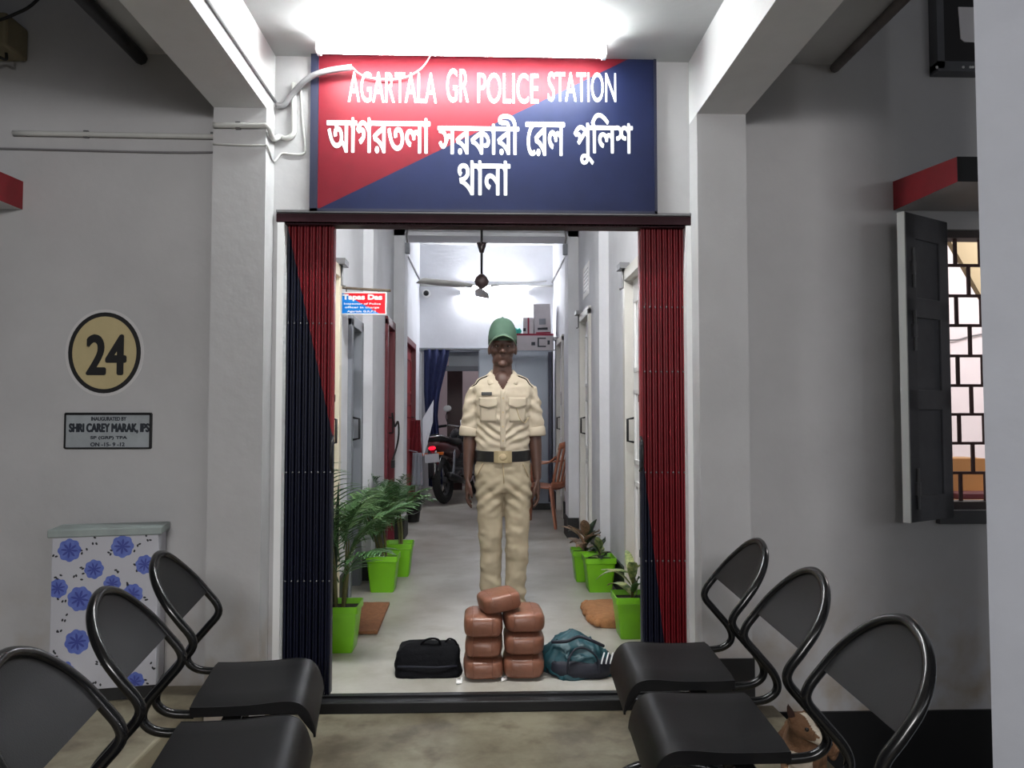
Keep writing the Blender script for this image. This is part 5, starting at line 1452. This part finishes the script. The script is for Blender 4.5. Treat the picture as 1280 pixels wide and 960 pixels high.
MB().sheet([[Vector((x, -0.122 + 3.0 * x * x, z)) for x in (-0.05, -0.025, 0.0, 0.025, 0.05)] for z in (0.876, 0.90, 0.92, 0.944)], 0.010).build('buckle', M['buckle'], belt, bevel=0.002)
MB().ell((0.0, -0.129, 0.910), (0.02, 0.004, 0.02), 16, 8).build('buckle_crest', M['khaki_dark'], belt, smooth=True)
for s_ in (-1, 1):
    lx = s_ * 0.07
    so = MB()
    so.rings_z([(0.0, lx, -0.04, 0.046, 0.135), (0.014, lx, -0.04, 0.048, 0.137), (0.03, lx, -0.038, 0.045, 0.132), (0.06, lx, -0.015, 0.043, 0.1), (0.085, lx, 0.012, 0.042, 0.06), (0.1, lx, 0.02, 0.036, 0.046)], 26, 2.4)
    o = so.build('shoe', M['shoe'], man, smooth=True)
    MB().rings_z([(0.0, lx, -0.04, 0.048, 0.139), (0.018, lx, -0.04, 0.05, 0.141)], 26, 2.4).build('sole', M['black_plastic'], o)
# cap
cr = []
for i in range(9):
    a = PI / 2 * i / 8
    cr.append((1.588 + 0.120 * math.sin(a) ** 0.95, 0, 0.0 - 0.004 * i / 8, 0.083 * max(math.cos(a) ** 0.75, 0.05), 0.105 * max(math.cos(a) ** 0.75, 0.05)))
cap = MB().rings_z([(1.570, 0, 0.004, 0.0815, 0.103)] + cr, 36, 2.1).build('cap', M['cap'], man, smooth=True)
g = []
for i in range(17):
    t = -1 + 2 * i / 16; a = R(-90) + t * R(68)
    row = []
    for j in range(6):
        u = j / 5; k = (1 - abs(t) ** 2.2)
        x = 0.084 * math.cos(a) * (1 + 0.06 * u * k); y = 0.104 * math.sin(a) - 0.07 * u * k ** 0.6 * (1 if abs(t) < 1 else 0)
        row.append(Vector((x, y, 1.612 - 0.062 * abs(t) ** 1.6 - 0.020 * u * k - 0.002)))
    g.append(row)
brim = MB().sheet(g, 0.004).build('brim', M['cap'], cap, smooth=True)
MB().tube([r_[-1] for r_ in g], 0.0035, 6).build('brim_edge', M['cap_trim'], brim, smooth=True)
MB().ell((0, -0.002, 1.711), (0.008, 0.008, 0.005), 10, 6).build('cap_button', M['cap'], cap, smooth=True)

# ------------------------------------------------------------------ dog lying behind the right bench
DYH = 2.46
dh = P(997, 906, DYH)
dog = thing('dog', 'small tan dog with a white blaze peeping out between the right-hand bench seats', 'dog', (dh.x, DYH, 0.0), R(-30))
DS = 0.76
dog.scale = (DS, DS, DS)
hz = dh.z / DS
fur = mat('tan_fur', (122, 88, 62), 0.9, var=0.3, scale=30, bump=0.4, bscale=120)
furw = mat('white_fur', (208, 196, 178), 0.9, var=0.15, scale=30, bump=0.4, bscale=120)
furd = mat('dark_brown_fur', (58, 36, 28), 0.9, var=0.3, scale=30)
d = MB()
h0 = MB()
h0.ell((0, 0.0, hz), (0.056, 0.062, 0.052), 18, 12)
h0.tube([(0, -0.03, hz - 0.012), (0.004, -0.075, hz - 0.024), (0.006, -0.115, hz - 0.036)], [0.04, 0.030, 0.022], 14, round_ends=True)
d.tube([(0, 0.03, hz - 0.02), (0.0, 0.085, hz - 0.07), (0, 0.13, 0.115)], [0.045, 0.058, 0.075], 14, round_ends=True)
d.tube([(0, 0.12, 0.105), (0, 0.24, 0.10), (0.0, 0.36, 0.092), (0, 0.44, 0.085)], [0.088, 0.098, 0.085, 0.07], 18, round_ends=True)
for s_ in (-1, 1):
    d.tube([(s_ * 0.06, 0.14, 0.09), (s_ * 0.068, 0.16, 0.032), (s_ * 0.06, 0.06, 0.022), (s_ * 0.055, -0.03, 0.019)], [0.04, 0.028, 0.021, 0.018], 12, round_ends=True)
    d.ell((s_ * 0.055, -0.05, 0.017), (0.021, 0.03, 0.016), 12, 8)
    d.tube([(s_ * 0.07, 0.40, 0.085), (s_ * 0.1, 0.33, 0.055), (s_ * 0.105, 0.42, 0.03), (s_ * 0.1, 0.34, 0.018)], [0.055, 0.048, 0.026, 0.018], 12, round_ends=True)
    h0.tube([(s_ * 0.038, 0.012, hz + 0.03), (s_ * 0.058, 0.012, hz + 0.062), (s_ * 0.072, 0.012, hz + 0.1)], [0.024, 0.018, 0.004], 12, flat=0.45, up=(0, 1, 0))
d.tube([(0, 0.44, 0.07), (0.06, 0.52, 0.03), (0.13, 0.5, 0.02)], [0.022, 0.016, 0.010], 10, round_ends=True)
HR = Matrix.Translation((0, 0.02, 0)) @ Matrix.Rotation(R(56), 4, 'Z') @ Matrix.Translation((0, -0.02, 0))
HI = HR.inverted()
d.add([HR @ v for v in h0.v], h0.f)
db = remesh(d, 'body', fur, dog, 0.006, 3)
me = db.data; me.materials.append(furw); me.materials.append(furd)
for p in me.polygons:
    c = p.center
    if c.z > hz - 0.07 and (c.xy - Vector((0, 0.02))).length < 0.17: c = HI @ c
    if c.y < -0.0 and abs(c.x) < 0.014 + 0.008 * (c.z < hz - 0.02) and c.z > hz - 0.05: p.material_index = 1
    elif c.z > hz + 0.04 and abs(c.x) > 0.04: p.material_index = 2
    elif c.y < 0.16 and c.z < 0.13 and c.y > -0.1 and abs(c.x) < 0.05: p.material_index = 1
    elif c.y < -0.02 and c.z < 0.03: p.material_index = 1
for s_ in (-1, 1):
    MB().ell(HR @ Vector((s_ * 0.030, -0.051, hz + 0.004)), (0.0085, 0.0085, 0.0085), 12, 8).build('eye', M['black_plastic'], dog, smooth=True)
MB().ell(HR @ Vector((0.006, -0.136, hz - 0.030)), (0.010, 0.010, 0.009), 12, 8).build('nose', M['black_plastic'], dog, smooth=True)

# ------------------------------------------------------------------ motorcycle
rw = PZ(556, 630, CF)
mc = thing('motorcycle', 'dark motorcycle parked at the corridor end, seen from the rear', 'motorcycle', (rw.x, rw.y, CF), R(-17))
mc.rotation_euler = (0, R(-5), R(-17))
M['rubber'] = mat('tyre_rubber', (24, 24, 25), 0.75)
M['bike'] = mat('black_bike_paint', (30, 29, 34), 0.25, coat=0.4)
M['bike_red'] = mat('maroon_bike_panel', (76, 30, 32), 0.3, coat=0.4)
M['engine'] = mat('engine_grey', (92, 92, 96), 0.45, 0.6)
def wheel(name, y):
    Rr = 0.245
    w_ = MB().tube([(0, y + Rr * math.cos(a), 0.305 + Rr * math.sin(a)) for a in [2 * PI * i / 36 for i in range(36)]], 0.056, 12, closed=True).build(name, M['rubber'], mc, smooth=True)
    rim = MB(); rim.tube([(0, y + 0.2 * math.cos(a), 0.305 + 0.2 * math.sin(a)) for a in [2 * PI * i / 30 for i in range(30)]], 0.026, 8, closed=True)
    for k in range(5):
        a = 2 * PI * k / 5
        rim.tube([(0, y + 0.03 * math.cos(a), 0.305 + 0.03 * math.sin(a)), (0, y + 0.2 * math.cos(a + 0.2), 0.305 + 0.2 * math.sin(a + 0.2))], 0.014, 7)
    rim.cyl((-0.06, y, 0.305), (0.06, y, 0.305), 0.045, n=16)
    rim.build('rim', M['engine'], w_, smooth=True, angle=50)
wheel('rear_wheel', 0.0); wheel('front_wheel', 1.3)
def mtube(name, pts, r, m, **k): return MB().tube(smoothpath(pts, 4), r, 8, **k).build(name, m, mc, smooth=True)
for s_ in (-1, 1):
    mtube('swing_arm', [(s_ * 0.09, 0.0, 0.305), (s_ * 0.09, 0.25, 0.33), (s_ * 0.07, 0.5, 0.38)], 0.02, M['dark_metal'])
    mtube('shock_absorber', [(s_ * 0.12, 0.03, 0.33), (s_ * 0.12, 0.12, 0.5), (s_ * 0.11, 0.2, 0.68)], 0.026, M['chrome'])
    mtube('front_fork', [(s_ * 0.075, 1.3, 0.305), (s_ * 0.075, 1.2, 0.6), (s_ * 0.075, 1.07, 1.0)], 0.022, M['chrome'])
    mtube('footrest', [(s_ * 0.08, 0.5, 0.32), (s_ * 0.2, 0.5, 0.32), (s_ * 0.26, 0.5, 0.33)], 0.014, M['rubber'])
    mr_ = mtube('mirror_stalk', [(s_ * 0.22, 0.98, 1.04), (s_ * 0.24, 0.97, 1.15), (s_ * 0.2, 0.95, 1.24)], 0.007, M['dark_metal'])
    MB().ell((s_ * 0.2, 0.94, 1.27), (0.062, 0.016, 0.046), 16, 10).build('mirror', M['white_paint'], mr_, smooth=True)
    tl = mtube('indicator', [(s_ * 0.05, -0.27, 0.66), (s_ * 0.1, -0.28, 0.66), (s_ * 0.14, -0.28, 0.66)], 0.02, mat('amber_lens', (190, 96, 30), 0.3))
mtube('frame_tube', [(0, 0.2, 0.7), (0, 0.6, 0.72), (0, 1.02, 0.95), (0, 0.9, 0.55), (0, 0.8, 0.3), (0, 0.5, 0.27)], 0.024, M['dark_metal'])
en = MB(); en.box((-0.11, 0.5, 0.24), (0.11, 0.8, 0.42)); en.ell((0, 0.6, 0.33), (0.17, 0.12, 0.11), 18, 10); en.box((-0.07, 0.72, 0.4), (0.07, 0.88, 0.62))
for k in range(5): en.box((-0.09, 0.7, 0.43 + 0.035 * k), (0.09, 0.9, 0.442 + 0.035 * k))
en.build('engine', M['engine'], mc, bevel=0.008)
mtube('exhaust', [(0.05, 0.9, 0.5), (0.1, 0.95, 0.3), (0.13, 0.6, 0.22), (0.15, 0.3, 0.26)], 0.022, M['chrome'])
MB().tube([(0.15, 0.32, 0.26), (0.16, 0.2, 0.29), (0.17, -0.2, 0.37), (0.17, -0.22, 0.375)], [0.025, 0.045, 0.048, 0.03], 14).build('muffler', M['dark_metal'], mc, smooth=True)
MB().loft([[Vector((x * wd, y, z + 0.05 * (q))) for x, q in ((-1, -0.6), (-0.9, 0.5), (-0.4, 1), (0.4, 1), (0.9, 0.5), (1, -0.6), (0.5, -1), (-0.5, -1))] for y, z, wd in ((-0.22, 0.86, 0.07), (-0.15, 0.86, 0.1), (0.1, 0.83, 0.125), (0.35, 0.78, 0.13), (0.6, 0.79, 0.1), (0.68, 0.8, 0.07))]).build('seat', M['rubber'], mc, smooth=True)
MB().loft([[Vector((x * wd, y, z + h_ * q)) for x, q in ((-1, 0), (-0.8, 0.7), (-0.3, 1), (0.3, 1), (0.8, 0.7), (1, 0), (0.8, -0.8), (-0.8, -0.8))] for y, z, wd, h_ in ((0.6, 0.82, 0.06, 0.05), (0.7, 0.85, 0.12, 0.09), (0.85, 0.88, 0.15, 0.11), (1.0, 0.9, 0.13, 0.1), (1.08, 0.9, 0.07, 0.06))]).build('fuel_tank', M['bike'], mc, smooth=True)
MB().loft([[Vector((x * wd, y, z + h_ * q)) for x, q in ((-1, 0), (-0.7, 0.9), (0.7, 0.9), (1, 0), (0.6, -1), (-0.6, -1))] for y, z, wd, h_ in ((-0.3, 0.76, 0.05, 0.035), (-0.24, 0.76, 0.09, 0.06), (0.0, 0.73, 0.125, 0.085), (0.3, 0.68, 0.13, 0.1), (0.5, 0.64, 0.1, 0.08))]).build('tail_cowl', M['bike_red'], mc, smooth=True)
MB().ell((0, -0.3, 0.735), (0.05, 0.03, 0.026), 14, 8).build('tail_light', mat('red_tail_light', (200, 16, 30), 0.3, emit=((255, 20, 50), 1.6)), mc, smooth=True)
g = []
for i in range(11):
    a = R(150) - R(95) * i / 10
    g.append([Vector((x, -0.05 + 0.33 * math.cos(a) * -1 if False else 0.33 * math.cos(a + R(10)), 0.32 + 0.34 * math.sin(a + R(10)))) for x in (-0.07, -0.05, 0, 0.05, 0.07)])
MB().sheet(g, 0.006).build('rear_mudguard', M['bike'], mc, smooth=True)
MB().sheet([[Vector((x, -0.30 - 0.05 * i / 4 + 0.0, 0.70 - 0.34 * i / 4)) for x in (-0.06, 0, 0.06)] for i in range(5)], 0.008).build('mud_flap', M['bike'], mc, smooth=True)
npl = MB().box((-0.095, -0.335, 0.555), (0.095, -0.328, 0.665)).build('number_plate', mat('plate_grey', (196, 198, 204), 0.5), mc, bevel=0.002)
g = []
for i in range(9):
    a = R(20) + R(130) * i / 8
    g.append([Vector((x, 1.3 + 0.32 * math.cos(a), 0.305 + 0.32 * math.sin(a))) for x in (-0.06, -0.04, 0, 0.04, 0.06)])
MB().sheet(g, 0.006).build('front_mudguard', M['bike'], mc, smooth=True)
mtube('handlebar', [(-0.36, 0.93, 1.02), (-0.22, 1.0, 1.03), (-0.08, 1.06, 1.0), (0.08, 1.06, 1.0), (0.22, 1.0, 1.03), (0.36, 0.93, 1.02)], 0.012, M['chrome'])
for s_ in (-1, 1): MB().cyl((s_ * 0.25, 0.985, 1.028), (s_ * 0.37, 0.925, 1.02), 0.019, n=10).build('hand_grip', M['rubber'], mc, smooth=True)
MB().ell((0, 1.16, 0.94), (0.1, 0.09, 0.1), 18, 12).build('headlight', M['bike'], mc, smooth=True)
mtube('grab_rail', [(-0.1, 0.1, 0.84), (-0.11, -0.2, 0.88), (-0.05, -0.3, 0.88), (0.05, -0.3, 0.88), (0.11, -0.2, 0.88), (0.1, 0.1, 0.84)], 0.011, M['chrome'])
mtube('side_stand', [(-0.08, 0.5, 0.3), (-0.16, 0.45, 0.15), (-0.23, 0.42, 0.025)], 0.011, M['dark_metal'])

# ------------------------------------------------------------------ moulded plastic chair
cl = PZ(694, 659, CF)
pc_ = thing('plastic_chair', 'brown moulded plastic armchair behind the man on the right', 'chair', (cl.x - 0.13, cl.y + 0.2, CF), R(62))
M['plastic'] = mat('brown_plastic', (166, 106, 80), 0.38, var=0.12, scale=5)
# local: faces +y, seat front at y=+0.22
def sgrid(f, nu, nv): return [[f(i / nu, j / nv) for j in range(nv + 1)] for i in range(nu + 1)]
MB().sheet(sgrid(lambda u, v: Vector(((v - 0.5) * (0.42 + 0.05 * u), -0.2 + 0.43 * u, 0.40 + 0.02 * u - 0.02 * math.sin(PI * v) - (0.03 if u > 0.95 else 0))), 10, 10), 0.012).build('seat', M['plastic'], pc_, smooth=True)
for sx in (-1, 1):
    for (x, y, fx_, fy) in ((0.215, 0.19, 0.25, 0.24), (0.2, -0.2, 0.245, -0.27)):
        MB().loft([[Vector((sx * (x + (fx_ - x) * t) + dx * (1 - 0.35 * t), y + (fy - y) * t + dy * (1 - 0.35 * t), (0.63 if y > 0 else 0.42) * (1 - t))) for dx, dy in ((-0.03, -0.012), (0.03, -0.012), (0.036, 0.012), (0.0, 0.024), (-0.036, 0.012))] for t in (0, 0.25, 0.5, 0.75, 1)]).build('leg', M['plastic'], pc_, smooth=True, angle=50)
    MB().sheet(smooth_arm := [[p + Vector((dx, 0, -abs(dx) * 0.25)) for dx in (-0.028, 0, 0.028)] for p in smoothpath([(sx * 0.225, 0.25, 0.59), (sx * 0.24, 0.2, 0.635), (sx * 0.25, 0.0, 0.65), (sx * 0.24, -0.18, 0.67), (sx * 0.215, -0.26, 0.73)], 5)], 0.012).build('armrest', M['plastic'], pc_, smooth=True)
def backpt(u, v, bow=0.05):
    x = (v - 0.5) * (0.42 + 0.02 * math.sin(PI * u)); z = 0.40 + 0.46 * u
    return Vector((x, -0.2 - 0.10 * u - bow * math.cos(PI * (v - 0.5)), z + (0.03 * math.cos(PI * (v - 0.5)) if u > 0.8 else 0)))
MB().sheet(sgrid(lambda u, v: backpt(0.86 + 0.14 * u, v), 3, 14), 0.014).build('back_rail', M['plastic'], pc_, smooth=True)
MB().sheet(sgrid(lambda u, v: backpt(0.0 + 0.14 * u, v), 3, 14), 0.014).build('back_rail', M['plastic'], pc_, smooth=True)
for k in range(7):
    v0 = 0.02 + k * 0.148
    MB().sheet(sgrid(lambda u, v: backpt(0.1 + 0.8 * u, v0 + 0.075 * v), 8, 2), 0.01).build('back_slat', M['plastic'], pc_, smooth=True)
